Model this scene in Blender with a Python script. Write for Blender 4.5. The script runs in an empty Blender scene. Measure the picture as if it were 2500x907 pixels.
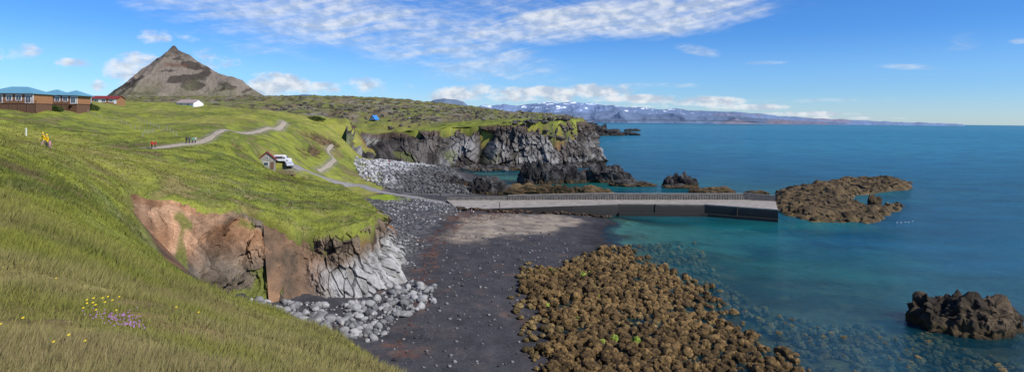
import bpy, bmesh, math, numpy as np
from mathutils import Vector, Matrix
rng=np.random.default_rng(7)
F=1490.;H=25.;R=0.0103
cr,sr=math.cos(R),math.sin(R)
# ---- survey helpers: bearing / dip readings -> world metres
def S(px,py,D):
    u=(px-1250)/F; v=(293-py)/F
    return (D*(u*cr-v*sr),float(D),H+D*(u*sr+v*cr))
def G(px,py,z=0.):
    u=(px-1250)/F; v=(293-py)/F
    D=(z-H)/(u*sr+v*cr)
    return S(px,py,D)
scene=bpy.context.scene
COL=scene.collection
# ---------------- noise
def _h(ix,iy,s):
    n=(ix*374761393+iy*668265263+s*982451653)&0xffffffff
    n=((n^(n>>13))*1274126177)&0xffffffff
    return ((n^(n>>16))&0xffff)/65535.0
def vn(x,y,s=0):
    fx0=np.floor(x);fy0=np.floor(y);ix=fx0.astype(np.int64);iy=fy0.astype(np.int64)
    a=x-fx0;b=y-fy0;a=a*a*(3-2*a);b=b*b*(3-2*b)
    return (_h(ix,iy,s)*(1-a)+_h(ix+1,iy,s)*a)*(1-b)+(_h(ix,iy+1,s)*(1-a)+_h(ix+1,iy+1,s)*a)*b
def fbm(x,y,o=4,s=0,g=.5):
    x=np.asarray(x,float);y=np.asarray(y,float)
    r=0;a=1;t=0
    for i in range(o):
        c,q=math.cos(.6*i),math.sin(.6*i)
        r=r+a*(vn((x*c-y*q)*2**i+17.3*i,(x*q+y*c)*2**i+5.1*i,s+i)*2-1);t+=a;a*=g
    return r/t*1.5
def ridged(x,y,o=4,s=0):
    r=0;a=1;t=0
    for i in range(o):
        r=r+a*(1-np.abs(vn(x*2**i+9.1*i,y*2**i+3.7*i,s+i)*2-1)*1.6);t+=a;a*=.5
    return r/t
def vn3(x,y,z,s=0):
    fz=np.floor(z);iz=fz.astype(np.int64);c=z-fz;c=c*c*(3-2*c)
    fx0=np.floor(x);fy0=np.floor(y);ix=fx0.astype(np.int64);iy=fy0.astype(np.int64)
    a=x-fx0;b=y-fy0;a=a*a*(3-2*a);b=b*b*(3-2*b)
    def lay(k):
        kk=k*1013
        return (_h(ix+kk,iy-kk,s)*(1-a)+_h(ix+1+kk,iy-kk,s)*a)*(1-b)+(_h(ix+kk,iy+1-kk,s)*(1-a)+_h(ix+1+kk,iy+1-kk,s)*a)*b
    return lay(iz)*(1-c)+lay(iz+1)*c
def fbm3(P,sc,o=4,s=0):
    r=0;a=1;t=0
    for i in range(o):
        k=sc*2**i
        r=r+a*(vn3(P[:,0]*k+31.7*i,P[:,1]*k+7.7*i,P[:,2]*k+3.3*i,s+i)*2-1);t+=a;a*=.5
    return r/t*1.5
def voro(x,y,s=0):
    ix=np.floor(x).astype(np.int64);iy=np.floor(y).astype(np.int64)
    f1=np.full(x.shape,9.);f2=np.full(x.shape,9.);cid=np.zeros(x.shape)
    for dx in(-1,0,1):
        for dy in(-1,0,1):
            jx=ix+dx;jy=iy+dy
            d=np.hypot(jx+_h(jx,jy,s)-x,jy+_h(jx,jy,s+5)-y)
            c=_h(jx,jy,s+9)
            n=d<f1
            f2=np.where(n,f1,np.minimum(f2,d));cid=np.where(n,c,cid);f1=np.where(n,d,f1)
    return f1,f2,cid
def sst(a,b,x):
    t=np.clip((x-a)/(b-a),0,1);return t*t*(3-2*t)
def mix(a,b,t):
    a=np.asarray(a,float);b=np.asarray(b,float)
    return a+(b-a)*np.asarray(t)[...,None]
# ---------------- mesh helpers
def mkmesh(name,V,Fc,mat,col=None,smooth=True,parent=None,loc=None):
    V=np.ascontiguousarray(V,dtype=np.float32);Fc=np.ascontiguousarray(Fc,dtype=np.int32)
    me=bpy.data.meshes.new(name)
    me.vertices.add(len(V));me.vertices.foreach_set('co',V.ravel())
    me.loops.add(Fc.size);me.loops.foreach_set('vertex_index',Fc.ravel())
    me.polygons.add(len(Fc));me.polygons.foreach_set('loop_start',np.arange(len(Fc),dtype=np.int32)*Fc.shape[1])
    me.update(calc_edges=True)
    me.polygons.foreach_set('use_smooth',np.full(len(Fc),smooth))
    if col is not None:
        ca=me.color_attributes.new('Col','FLOAT_COLOR','POINT')
        c4=np.ones((len(V),4),np.float32);c4[:,:col.shape[1]]=col
        ca.data.foreach_set('color',c4.ravel())
    if mat: me.materials.append(mat)
    o=bpy.data.objects.new(name,me);COL.objects.link(o)
    if parent:o.parent=parent
    if loc is not None:o.location=loc
    return o
def gridF(nr,nc):
    i=np.arange(nr-1)[:,None]*nc+np.arange(nc-1)[None,:]
    i=i.ravel();return np.stack([i,i+1,i+1+nc,i+nc],1)
def pmesh(name,verts,faces,mat,parent=None,smooth=False):
    me=bpy.data.meshes.new(name);me.from_pydata([tuple(v) for v in verts],[],[tuple(f) for f in faces]);me.update()
    if smooth: me.shade_smooth()
    me.materials.append(mat)
    o=bpy.data.objects.new(name,me);COL.objects.link(o)
    if parent:o.parent=parent
    return o
BF=[(0,3,2,1),(4,5,6,7),(0,1,5,4),(1,2,6,5),(2,3,7,6),(3,0,4,7)]
def boxv(x0,x1,y0,y1,z0,z1):
    return [(x0,y0,z0),(x1,y0,z0),(x1,y1,z0),(x0,y1,z0),(x0,y0,z1),(x1,y0,z1),(x1,y1,z1),(x0,y1,z1)]
def boxes(name,lst,mat,parent=None):
    V=[];Fs=[]
    for b in lst:
        n=len(V);V+=boxv(*b);Fs+=[tuple(i+n for i in f) for f in BF]
    return pmesh(name,V,Fs,mat,parent)
def empty(name,loc,rz=0):
    e=bpy.data.objects.new(name,None);e.location=loc;e.rotation_euler=(0,0,rz);COL.objects.link(e);return e
# ---------------- materials
def newmat(name):
    m=bpy.data.materials.new(name);m.use_nodes=True;nt=m.node_tree;b=nt.nodes['Principled BSDF'];return m,nt,b
def noise_n(nt,scale,detail=4,vec=None,rough=.55):
    n=nt.nodes.new('ShaderNodeTexNoise');n.inputs['Scale'].default_value=scale;n.inputs['Detail'].default_value=detail;n.inputs['Roughness'].default_value=rough
    if vec:nt.links.new(vec,n.inputs['Vector'])
    return n
def vcmat(name,scales=((1.,.5),),bump=((3.,.3,.1),),rough=.9,spec=.2,transl=0,up=False):
    m,nt,b=newmat(name);L=nt.links.new
    tc=nt.nodes.new('ShaderNodeTexCoord');at=nt.nodes.new('ShaderNodeAttribute');at.attribute_name='Col'
    cur=at.outputs['Color']
    for sc,am in scales:
        n=noise_n(nt,sc,5,tc.outputs['Object'],.65)
        mr=nt.nodes.new('ShaderNodeMapRange');mr.inputs[1].default_value=.3;mr.inputs[2].default_value=.7;mr.inputs[3].default_value=1-am;mr.inputs[4].default_value=1+am
        L(n.outputs['Fac'],mr.inputs[0])
        vm=nt.nodes.new('ShaderNodeVectorMath');vm.operation='SCALE';L(cur,vm.inputs[0]);L(mr.outputs[0],vm.inputs['Scale']);cur=vm.outputs[0]
    L(cur,b.inputs['Base Color'])
    nrm=None
    if up:
        g=nt.nodes.new('ShaderNodeNewGeometry');va=nt.nodes.new('ShaderNodeVectorMath');va.operation='MULTIPLY_ADD'
        L(g.outputs['Normal'],va.inputs[0]);va.inputs[1].default_value=(.55,.55,.55);va.inputs[2].default_value=(.15,-.1,.85)
        vn_=nt.nodes.new('ShaderNodeVectorMath');vn_.operation='NORMALIZE';L(va.outputs[0],vn_.inputs[0]);nrm=vn_.outputs[0]
    for sc,st,di in bump:
        n=noise_n(nt,sc,6,tc.outputs['Object'],.65)
        bp=nt.nodes.new('ShaderNodeBump');bp.inputs['Strength'].default_value=st;bp.inputs['Distance'].default_value=di
        L(n.outputs['Fac'],bp.inputs['Height'])
        if nrm:L(nrm,bp.inputs['Normal'])
        nrm=bp.outputs[0]
    if nrm:L(nrm,b.inputs['Normal'])
    b.inputs['Roughness'].default_value=rough;b.inputs['Specular IOR Level'].default_value=spec
    if transl:
        t=nt.nodes.new('ShaderNodeBsdfTranslucent');L(cur,t.inputs['Color'])
        mx=nt.nodes.new('ShaderNodeMixShader');mx.inputs[0].default_value=transl
        L(b.outputs[0],mx.inputs[1]);L(t.outputs[0],mx.inputs[2]);L(mx.outputs[0],nt.nodes['Material Output'].inputs[0])
    return m
def smat(name,c,rough=.7,var=.15,sc=6.,metal=0,spec=.3):
    m,nt,b=newmat(name);L=nt.links.new
    tc=nt.nodes.new('ShaderNodeTexCoord');n=noise_n(nt,sc,5,tc.outputs['Object'])
    cr_=nt.nodes.new('ShaderNodeValToRGB');e=cr_.color_ramp.elements
    e[0].position=.3;e[1].position=.7
    e[0].color=(*[k*(1-var) for k in c],1);e[1].color=(*[min(1,k*(1+var)) for k in c],1)
    L(n.outputs['Fac'],cr_.inputs[0]);L(cr_.outputs[0],b.inputs['Base Color'])
    bp=nt.nodes.new('ShaderNodeBump');bp.inputs['Strength'].default_value=.2;bp.inputs['Distance'].default_value=.03;L(n.outputs['Fac'],bp.inputs['Height']);L(bp.outputs[0],b.inputs['Normal'])
    b.inputs['Roughness'].default_value=rough;b.inputs['Metallic'].default_value=metal;b.inputs['Specular IOR Level'].default_value=spec
    return m
# ---------------- RBF height layers
def key(x,y):
    return x/(np.abs(y)+8.),np.log(np.maximum(y,-6)+12.)
def rbf_fit(P,lam=5e-5):
    P=np.array(P,float);p,q=key(P[:,0],P[:,1]);n=len(P)
    r2=(p[:,None]-p)**2+(q[:,None]-q)**2
    K=.5*r2*np.log(r2+1e-12)+lam*np.eye(n)
    Q=np.stack([np.ones(n),p,q],1)
    M=np.block([[K,Q],[Q.T,np.zeros((3,3))]])
    w=np.linalg.solve(M,np.concatenate([P[:,2],np.zeros(3)]))
    return p,q,w
def rbf_eval(m,x,y):
    p0,q0,w=m;p,q=key(x,y);out=np.empty(len(x))
    for i in range(0,len(x),60000):
        a=p[i:i+60000,None]-p0;b=q[i:i+60000,None]-q0
        r2=a*a+b*b
        out[i:i+60000]=(.5*r2*np.log(r2+1e-12))@w[:-3]+w[-3]+w[-2]*p[i:i+60000]+w[-1]*q[i:i+60000]
    return out
A=[S(*t) for t in [(0,907,6),(400,907,6.5),(700,907,9),(900,890,14),(960,915,15),(0,700,10),(400,750,10.5),(600,800,14),(830,832,23),(740,802,26.5),(640,770,30),(560,740,34),(480,703,38),(420,642,45),(330,560,52),(300,500,60),
 (0,550,17),(200,600,18),(350,690,18),(400,650,28),(200,480,35),(0,430,32),(100,400,50),(0,352,60),(130,362,80),(250,372,92),(200,430,55),(285,430,74),
 (330,470,74),(300,388,100),(400,372,125),(500,385,130),(600,405,135),(440,485,76),(520,503,78),(600,496,82),(640,512,82),(700,540,82),(740,560,83),(830,560,84),(905,532,90),(915,508,104),(870,475,126),(830,455,147),(700,430,145),(520,440,100),(650,450,110),(750,480,108),(850,506,100),
 (650,406,160),(720,404,165),(760,425,172),(830,447,188),(880,456,195),(780,412,190),(820,390,220),(800,370,240),(830,362,260),
 (560,352,152),(620,355,160),(700,370,180),(710,335,215),(760,320,250),(830,330,290),(850,385,295),(740,295,280),(900,300,330),(850,290,330),
 (365,362,130),(450,352,140),(500,343,150),(600,325,180),(660,312,205),(695,300,230),(680,292,250),
 (0,335,110),(0,290,145),(0,262,165),(200,345,125),(200,300,170),(200,272,205),(300,335,145),(400,320,170),(300,290,200),(400,290,220),(500,300,200),(560,280,260),(640,283,255),(100,258,185),(200,254,240),(350,250,300),(460,258,305),(550,262,320),
 (0,262,500),(300,250,600),(265,240,1400),(655,240,1400),(500,246,800),(550,250,500),(740,237,900),(930,241,800),(650,262,450),(800,265,480),(900,275,420),(1000,249,700),(1000,280,430),(1100,263,600),(1100,295,390),(1200,271,560),(1280,276,500),(1200,292,390),(1350,284,430),(1300,296,345),(1400,292,360),(1425,298,400),(1430,302,700),(1425,303,1400),
 (900,338,350),(960,325,345),(1050,312,340),(1150,307,342),(1240,300,340),(1380,293,3000),(700,250,3000),(0,260,3000)]]
A+=[(0,0,23.3),(3,1,22.9),(-3,0,23.4),(0.5,8,20.6),(5,-6,22),(-20,0,24),(-12,6,23.2)]
Am=rbf_fit(A)
Bp=[G(*t) for t in [(1000,900,1.5),(1150,900,.9),(1330,900,.1),(1600,900,-.3),(2000,900,-.7),(2500,900,-1.2),(1000,750,1.6),(1150,750,.9),(1300,750,.15),(1600,750,-.35),(1850,750,-1.0),(2300,750,-2.0),(900,722,2.0),(730,718,2.5),(600,740,3.4),(1150,620,1),(1350,620,.4),(1470,600,0),(1492,540,0),(1600,600,-.9),(1900,600,-2.7),(1400,540,.5),(1250,530,1.2),(1100,520,2),(1000,550,2),(980,680,1.6),(900,490,3.2),(880,470,3.3),(1000,490,2.4),(1150,503,1.5),(1400,520,.5),(1600,540,-1.8),(1900,560,-2.7),
 (900,440,4),(1000,440,3),(1100,450,1),(1200,450,-.2),(1300,440,-.8),(900,402,6),(1000,402,4),(1100,408,.8),(1150,420,-.6),(1300,420,-1.5),(1500,420,-4),(1600,460,-3),(1900,480,-2),(2300,450,-5),(1500,350,-8),(1500,310,-10),(2500,310,-10),(2500,400,-8),(2500,600,-5)]]
Bp+=[S(520,722,64),S(440,650,60),S(380,600,60),S(310,530,62)]
Bp+=[(0,30,4),(8,10,8),(-10,50,3),(-20,52,6.5),(-28,57,9),(10,45,0.6),(30,35,-.5),(0,-10,8),(60,30,-3)]
Bm=rbf_fit(Bp,2e-4)
LP=[(5,-6,0,10),(4,2,0,8),(.5,8,0,10)]
def add(px,py,D,w): 
    a=S(px,py,D);LP.append((a[0],a[1],0,w))
for t in [(960,907,15,9),(900,862,19,9),(830,820,23,9),(740,792,26.5,9),(640,760,30,8),(560,735,34,7),(480,700,38,7),(420,640,45,6),(330,560,52,4),(296,500,61,3),(285,450,70,2.5),
 (330,470,74,3),(440,485,76,3),(520,505,78,3),(600,500,82,3),(640,520,82,2.5),(700,550,82,2),(740,570,83,1.6),(785,580,83,1.6),(830,570,84,1.6),(870,548,86,1.6),(905,540,90,1.6),(922,528,98,1.8),(915,515,106,3),(895,495,115,6),(870,475,128,7),(830,455,148,7),(815,447,165,8),(870,452,186,8),(925,459,203,6),(880,448,212,10),(850,430,235,12),(850,410,270,12),(855,385,310,16),
 (845,365,332,12),(880,345,342,3),(920,335,343,3),(960,325,340,3),(1050,312,335,3),(1120,308,341,3),(1180,306,338,3),(1240,300,337,3),(1330,297,339,3),(1400,292,352,3),(1430,300,376,3),(1425,305,452,3),(1420,306,612,4),(1425,306,932,6),(1430,306,1402,8)]: add(*t)
LP+=[(300,3000,0,20),(300,9000,0,20),(-9000,9000,0,20),(-9000,-6,0,20)]
LP=np.array(LP)
def seg_d(x,y,a,b):
    dx,dy=b[0]-a[0],b[1]-a[1];l=dx*dx+dy*dy+1e-9
    t=np.clip(((x-a[0])*dx+(y-a[1])*dy)/l,0,1)
    return np.hypot(x-a[0]-t*dx,y-a[1]-t*dy),t
def poly_sd(x,y,P,wv=None):
    n=len(P);D=np.full(x.shape,1e9);W=np.zeros(x.shape);ins=np.zeros(x.shape,bool)
    for i in range(n):
        a=P[i];b=P[(i+1)%n]
        d,t=seg_d(x,y,a,b);m=d<D;D=np.where(m,d,D)
        if wv is not None:W=np.where(m,wv[i]*(1-t)+wv[(i+1)%n]*t,W)
        if a[1]!=b[1]:
            c=((a[1]>y)!=(b[1]>y))&(x<(b[0]-a[0])*(y-a[1])/(b[1]-a[1])+a[0]);ins^=c
    return np.where(ins,D,-D),W
def line_d(x,y,P):
    D=np.full(x.shape,1e9)
    for i in range(len(P)-1):
        D=np.minimum(D,seg_d(x,y,P[i],P[i+1])[0])
    return D
LAVA=[S(*t)[:2] for t in [(480,256,380),(560,268,370),(650,278,360),(740,284,350),(850,284,365),(930,292,365),(960,305,380),(1050,302,372),(1240,292,372),(1380,290,372),(1440,300,400),(1440,304,1500)]]+[(200,2500),(-1400,2500),(-700,900)]
ROAD=[S(715,404,163),S(760,425,172),S(830,447,188),S(880,456,195),G(920,462,3.5),G(1000,474,2.9),G(1075,487,2.6),G(1160,499,2.2)]
PATH1=[S(*t) for t in [(365,363,130),(450,353,140),(500,344,150),(550,335,164),(600,326,180),(660,313,205),(690,302,225),(697,297,238),(685,291,250)]]
PATH2=[S(*t) for t in [(775,413,185),(800,404,200),(817,392,218),(806,380,232),(800,372,242),(812,364,256)]]
def terrain(x,y,full=False):
    x=np.asarray(x,float);y=np.asarray(y,float)
    a=np.clip(rbf_eval(Am,x,y),-2,95);b=np.clip(rbf_eval(Bm,x,y),-12,16)
    sd,w=poly_sd(x,y,LP,LP[:,3])
    w=w*(1+.3*fbm(x/5,y/5,2,91))
    t=np.clip(1+sd/np.maximum(w,.5),0,1)
    lv,_=poly_sd(x,y,LAVA);lv=sst(-8,25,lv+12*fbm(x/30,y/30,3,4))
    pd=np.minimum(np.minimum(line_d(x,y,ROAD),line_d(x,y,PATH1)),line_d(x,y,PATH2))
    pm=sst(1.5,6,pd)
    na=(fbm(x/7,y/7,4,1)*.42*np.clip(y/40,.1,1.3)+fbm(x/1.1,y/1.1,3,3)*.09+fbm(x/28,y/28,3,2)*1.0*np.clip((y-60)/150,0,1))*pm
    rg=ridged(x/34,y/34,5,8)
    na=na*(1-lv)+lv*((rg-.45)*4.6*np.clip((y-300)/300,.3,1.4)+fbm(x/6,y/6,3,12)*.8)
    nb=fbm(x/5,y/5,4,21)*.16+fbm(x/1.3,y/1.3,3,22)*.05
    a=a+na;b=b+nb*np.where(b<-.2,2,1)
    z=b+(np.maximum(a,b)-b)*t
    if full:return z,t,sd,lv,b
    return z
def tz(x,y):return float(terrain(np.array([x]),np.array([y]))[0])
def gp(px,py,D0,lo=.72,hi=1.4):   # follow the measured bearing to where it meets the ground near the paced distance
    D=np.linspace(D0*lo,D0*hi,160);P=np.array([S(px,py,d) for d in D])
    e=(P[:,2]-terrain(P[:,0],P[:,1]))/D
    hit=np.where((e[:-1]>0)&(e[1:]<=0))[0]
    if len(hit):return float(D[hit[0]])
    return float(D[np.argmin(np.abs(e))])
def GT(px,py,D0):return S(px,py,gp(px,py,D0))
# ---------------- terrain grid
rows=np.concatenate([np.exp(np.arange(math.log(.8),math.log(6),.02)),np.exp(np.arange(math.log(6),math.log(50),.009)),np.exp(np.arange(math.log(50),math.log(260),.0042)),np.exp(np.arange(math.log(260),math.log(3200),.0065))])
us=np.linspace(-1.1,1.1,1000)
YY,UU=np.meshgrid(rows,us,indexing='ij')
X=(UU*(YY+1.5)).ravel();Y=YY.ravel()
Z,T,SD,LV,BB=terrain(X,Y,True)
def pm(pts,soft=2.,ns=3.,amp=1.5,seed=0):
    P=[p[:2] for p in pts];d,_=poly_sd(X,Y,P)
    return sst(-soft,soft,d+amp*fbm(X/ns,Y/ns,3,60+seed))
n1=fbm(X/9,Y/9,4,30)*.5+.5;n2=fbm(X/2.2,Y/2.2,4,31)*.5+.5;n3=fbm(X/35,Y/35,3,32)*.5+.5;n4=fbm(X/.5,Y/.5,3,33)*.5+.5
def grasscol(n1,n2,n3,n4):
    gc=mix((.215,.235,.038),(.095,.125,.026),sst(.35,.68,n1*.5+n2*.5))
    gc=mix(gc,(.30,.25,.10),sst(.48,.8,n2*.45+n4*.3+n3*.25)*.65)
    gc=mix(gc,(.19,.13,.07),sst(.62,.8,n1*.7+n2*.3)*.6)
    return mix(gc,(.27,.26,.055),sst(.45,.8,n3)*.5)
gc=grasscol(n1,n2,n3,n4)
def dryf(x,y):   # dry straw zone on the knoll nearest the viewpoint
    return np.clip(1-(y-5)/24,0,1)*sst(.25,.6,fbm(x/2.2,y/3,4,35)*.5+.5+.25*np.clip(1-(y-5)/8,0,1))
gc=mix(gc,(.25,.19,.09),dryf(X,Y)*.85)
lav=mix((.165,.13,.065),(.19,.175,.13),sst(.4,.7,fbm(X/7,Y/7,4,40)*.5+.5))
lav=mix(lav,(.155,.17,.04),sst(.38,.6,fbm(X/18,Y/18,4,41)*.5+.5)*.85)
lav=mix(lav,(.045,.038,.03),sst(.56,.72,fbm(X/4,Y/9,3,42)*.5+.5)*.8)
C=mix(gc,lav,LV)
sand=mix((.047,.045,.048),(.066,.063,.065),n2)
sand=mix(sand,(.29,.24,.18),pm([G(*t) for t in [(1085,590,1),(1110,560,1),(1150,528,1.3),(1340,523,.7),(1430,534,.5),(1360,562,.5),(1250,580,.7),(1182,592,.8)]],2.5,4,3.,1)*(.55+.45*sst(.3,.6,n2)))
grav=mix((.055,.054,.053),(.19,.185,.18),sst(.4,.8,n4))
gm=pm([G(*t) for t in [(865,470,3.3),(1000,478,3),(1120,486,2),(1140,512,1.6),(1090,530,1.6),(1050,570,1.6),(1000,640,1.6),(1000,720,1.5),(960,690,1.6),(940,580,2),(915,520,2.4)]],2,3,2.5,2)
sand=mix(sand,grav,gm*.7)
cv=pm([G(*t) for t in [(860,395,6),(1000,392,4),(1100,402,1.5),(1140,440,.8),(1160,474,1),(1000,468,3),(880,450,4)]],3,5,3.,3)
sand=mix(sand,(.13,.125,.12),cv*.85)
wr=pm([G(*t) for t in [(955,860,1.5),(1000,780,1.5),(1015,700,1.5),(1040,590,1.5),(1110,520,1.6),(1260,516,1),(1250,530,1),(1130,545,1.4),(1070,620,1.4),(1030,720,1.4),(975,860,1.4)]],1,2,2.5,4)
sand=mix(sand,(.13,.06,.038),wr*sst(.45,.7,n4*.5+n2*.5)*.65)
al=pm([G(*t) for t in [(880,482,3),(940,472,3),(992,484,2.7),(935,491,2.9)]],1,3,3,5)
sand=mix(sand,(.22,.29,.02),al*.9)
wet=sst(.35,.05,Z)
sand=mix(sand,sand*.6,wet)
sea=mix((.055,.042,.016),(.11,.09,.04),sst(.4,.7,n2*.5+n1*.5))
sea=mix(sea,(.12,.20,.15),sst(.45,.7,n1*.5+n3*.5)*sst(85,135,Y))
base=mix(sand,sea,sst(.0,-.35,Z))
soil=mix((.18,.095,.05),(.055,.042,.032),sst(.35,.65,n1))
TT=T+.25*(n2-.5)
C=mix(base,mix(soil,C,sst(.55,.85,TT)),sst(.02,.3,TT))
backm=sst(118,128,Y)*sst(330,300,Y)
C=mix(C,gc,backm*sst(.05,.4,TT))
nearm=sst(50,44,Y);C=mix(C,gc,nearm*sst(.3,.6,TT))
for P,sd_ in (([(722,314,240),(760,318,250),(800,332,258),(828,352,262),(805,358,255),(775,342,248),(745,332,245)],7),([(730,362,205),(780,348,224),(782,374,215),(735,380,202)],8),([(640,424,143),(700,426,143),(752,434,145),(742,447,140),(690,441,138),(650,434,138)],9),([(555,350,152),(592,356,154),(580,366,150)],10),([(905,325,335),(960,318,345),(958,330,340),(910,336,335)],11)):
    m=pm([GT(*t) for t in P],1.,2,2.2,sd_);C=mix(C,mix((.035,.026,.018),(.15,.095,.055),sst(.35,.7,n4)),m*.92);Z=Z-m*1.2+m*1.2*(n4-.5)
for P,w in((PATH1,1.3),(PATH2,.9),(ROAD,2.0)):
    d=line_d(X,Y,P);C=mix(C,(.2,.18,.14),sst(w+1.2,w-.2,d+.8*(n2-.5))*.7)
C=mix(C,(.16,.10,.055),T*sst(.68,.82,fbm(X/5,Y/5,3,77)*.5+.5)*sst(150,30,Y)*.65)
M_ter=vcmat('ground_cover',((.35,.25),(4.,.28),(28.,.3)),((1.2,.5,.4),(14.,.4,.06)),.95,.1)
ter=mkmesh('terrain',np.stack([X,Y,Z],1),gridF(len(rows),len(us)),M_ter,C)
# ---------------- ribbons (cliffs)
def resamp(P,n,sm=0):
    P=np.array(P,float);d=np.r_[0,np.cumsum(np.hypot(*np.diff(P[:,:2],axis=0).T)+1e-6)]
    t=np.linspace(0,d[-1],n)
    return np.stack([np.interp(t,d,P[:,k]) for k in range(3)],1)
def resamp_t(P,ts,tq):
    P=np.array(P,float);return np.stack([np.interp(tq,ts,P[:,k]) for k in range(P.shape[1])],1)
def ribbon(name,rim,base,nu,nv,dispf,colf,mat,warp=None,smooth=False,pw=1.15):
    rim=np.array(rim,float);base=np.array(base,float)
    d=np.r_[0,np.cumsum(np.hypot(*np.diff(base[:,:2],axis=0).T)*(1 if warp is None else warp))]
    tq=np.linspace(0,d[-1],nu)
    r=resamp_t(rim,d,tq);b=resamp_t(base,d,tq)
    k=max(3,nu//60)|1;ker=np.ones(k)/k
    for arr in(r,b):
        for c in range(3):
            p=np.pad(arr[:,c],k//2,mode='edge');arr[:,c]=np.convolve(p,ker,'valid')
    dr=r[:,:2]-b[:,:2];dl=np.hypot(*dr.T)[:,None]+1e-6
    rin=r.copy();rin[:,:2]+=dr/dl*.7
    rin[:,2]=terrain(rin[:,0],rin[:,1])+.02
    b[:,2]-=.6
    tan=np.gradient((r+b)[:,:2],axis=0);tan/=np.hypot(*tan.T)[:,None]+1e-9
    nx=np.stack([tan[:,1],-tan[:,0]],1)
    s=np.r_[0,np.cumsum(np.hypot(*np.diff(((r+b)/2)[:,:2],axis=0).T))]
    v=np.linspace(0,1,nv)
    Vv,Ss=np.meshgrid(v,s,indexing='ij')
    P=rin[None]*(1-v[:,None,None])+b[None]*v[:,None,None]
    pr=v**pw
    P[:,:,:2]=rin[None,:,:2]*(1-pr[:,None,None])+b[None,:,:2]*pr[:,None,None]
    D=dispf(Ss,Vv,P[:,:,2],P)
    amp=np.clip(Vv*9,0,1)*np.clip(Ss/4,0,1)
    P[:,:,0]+=nx[None,:,0]*D*amp;P[:,:,1]+=nx[None,:,1]*D*amp
    P[0,:,2]-=.05
    Cc=colf(Ss,Vv,P,D)
    return mkmesh(name,P.reshape(-1,3),gridF(nv,nu),mat,Cc.reshape(-1,3),smooth)
M_rock=vcmat('basalt',((.8,.25),(5.,.25)),((1.5,.5,.3),(9,.4,.08)),.9,.2)
M_soil=vcmat('eroded_soil',((.6,.2),(3,.3),(9.,.3)),((1.5,.7,.5),(6,.6,.15)),.95,.1)
# headland
hr=[S(*t) for t in [(845,365,332),(880,345,342),(920,335,343),(960,325,340),(1050,312,335),(1120,308,341),(1180,306,338),(1240,300,337),(1330,297,339),(1400,292,352),(1430,300,376),(1425,305,452),(1420,306,612),(1425,306,932),(1430,306,1402)]]
hb=[G(*t) for t in [(842,396,7),(880,392,6),(930,393,5),(985,393,4),(1060,400,3),(1115,408,.3),(1165,413,-.3),(1240,409,-.3),(1330,409,-.3),(1432,404,-.3),(1462,397,-.3),(1445,378,-.3),(1450,357,-.3),(1455,336,-.3),(1475,321,-.3)]]
wp=np.ones(14);wp[10:]=[.6,.4,.25,.15]
def hd(s,v,z,P):
    f1,f2,c=voro(s/2.2+.5*fbm(s/6,z/6,2,50),z/4.5+.4*fbm(s/5,z/5,2,49),51)
    g1,g2,c2=voro(s/8+.3*fbm(s/9,z/9,2,48),z/11,52)
    d=4.2*fbm(s/24,z/40,3,53)+(c2-.5)*4.+(c-.5)*2.-1.0*sst(.12,0,f2-f1)+1.2*fbm(s/2.5,z/2.5,4,54)
    d+=1.3*np.sin(z/3.2+2*fbm(s/15,z/15,2,55))
    x=P[:,:,0];fr=(P[:,:,1]<380)
    X0=S(1182,350,330)[0];X1=S(945,350,330)[0];X2=S(1095,350,330)[0]
    d-=15*np.exp(-((x-X0-.15*(z-9))/4.2)**4)*sst(19.5,15,z)*fr
    d-=7*np.exp(-((x-X1)/9)**2)*sst(16,11,z)*fr
    d-=4*np.exp(-((x-X2)/5)**2)*fr
    d+=3.5*sst(5,0,z)*(.5+.5*fbm(s/6,z/4,3,59))
    return d
def hc(s,v,P,D):
    z=P[:,:,2];x=P[:,:,0]
    f1,f2,c=voro(s/2.2+.5*fbm(s/6,z/6,2,50),z/4.5+.4*fbm(s/5,z/5,2,49),51)
    n=fbm(s/8,z/5,4,56)*.5+.5
    col=mix((.035,.03,.026),(.12,.105,.09),sst(.3,.75,n*.6+c*.4))
    gw=sst(.38,.62,fbm(s/11,z/9,3,57)*.5+.5)*sst(19,11,z)
    col=mix(col,mix((.16,.153,.145),(.29,.28,.26),c),gw*.85)
    col=mix(col,(.03,.026,.022),sst(.12,.02,f2-f1)*.6)
    col=mix(col,(.12,.075,.045),sst(.30,.05,v+.2*(n-.5))*.55)
    col=mix(col,(.14,.16,.03),sst(.06,.0,v)*.9)
    col=mix(col,(.13,.15,.035),sst(.64,.80,fbm(s/9,z/6,3,58)*.5+.5)*sst(120,50,s)*.6)
    col=mix(col,(.022,.018,.013),sst(3.0,1.0,z+1.5*(n-.5)))
    col=col*(1-.8*sst(-4,-9,D))[...,None]  # cave hollow and deep recesses darkened: shade painted into the rock colour
    return col
ribbon('headland_cliff',hr,hb,1500,120,hd,hc,M_rock,wp)
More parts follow.
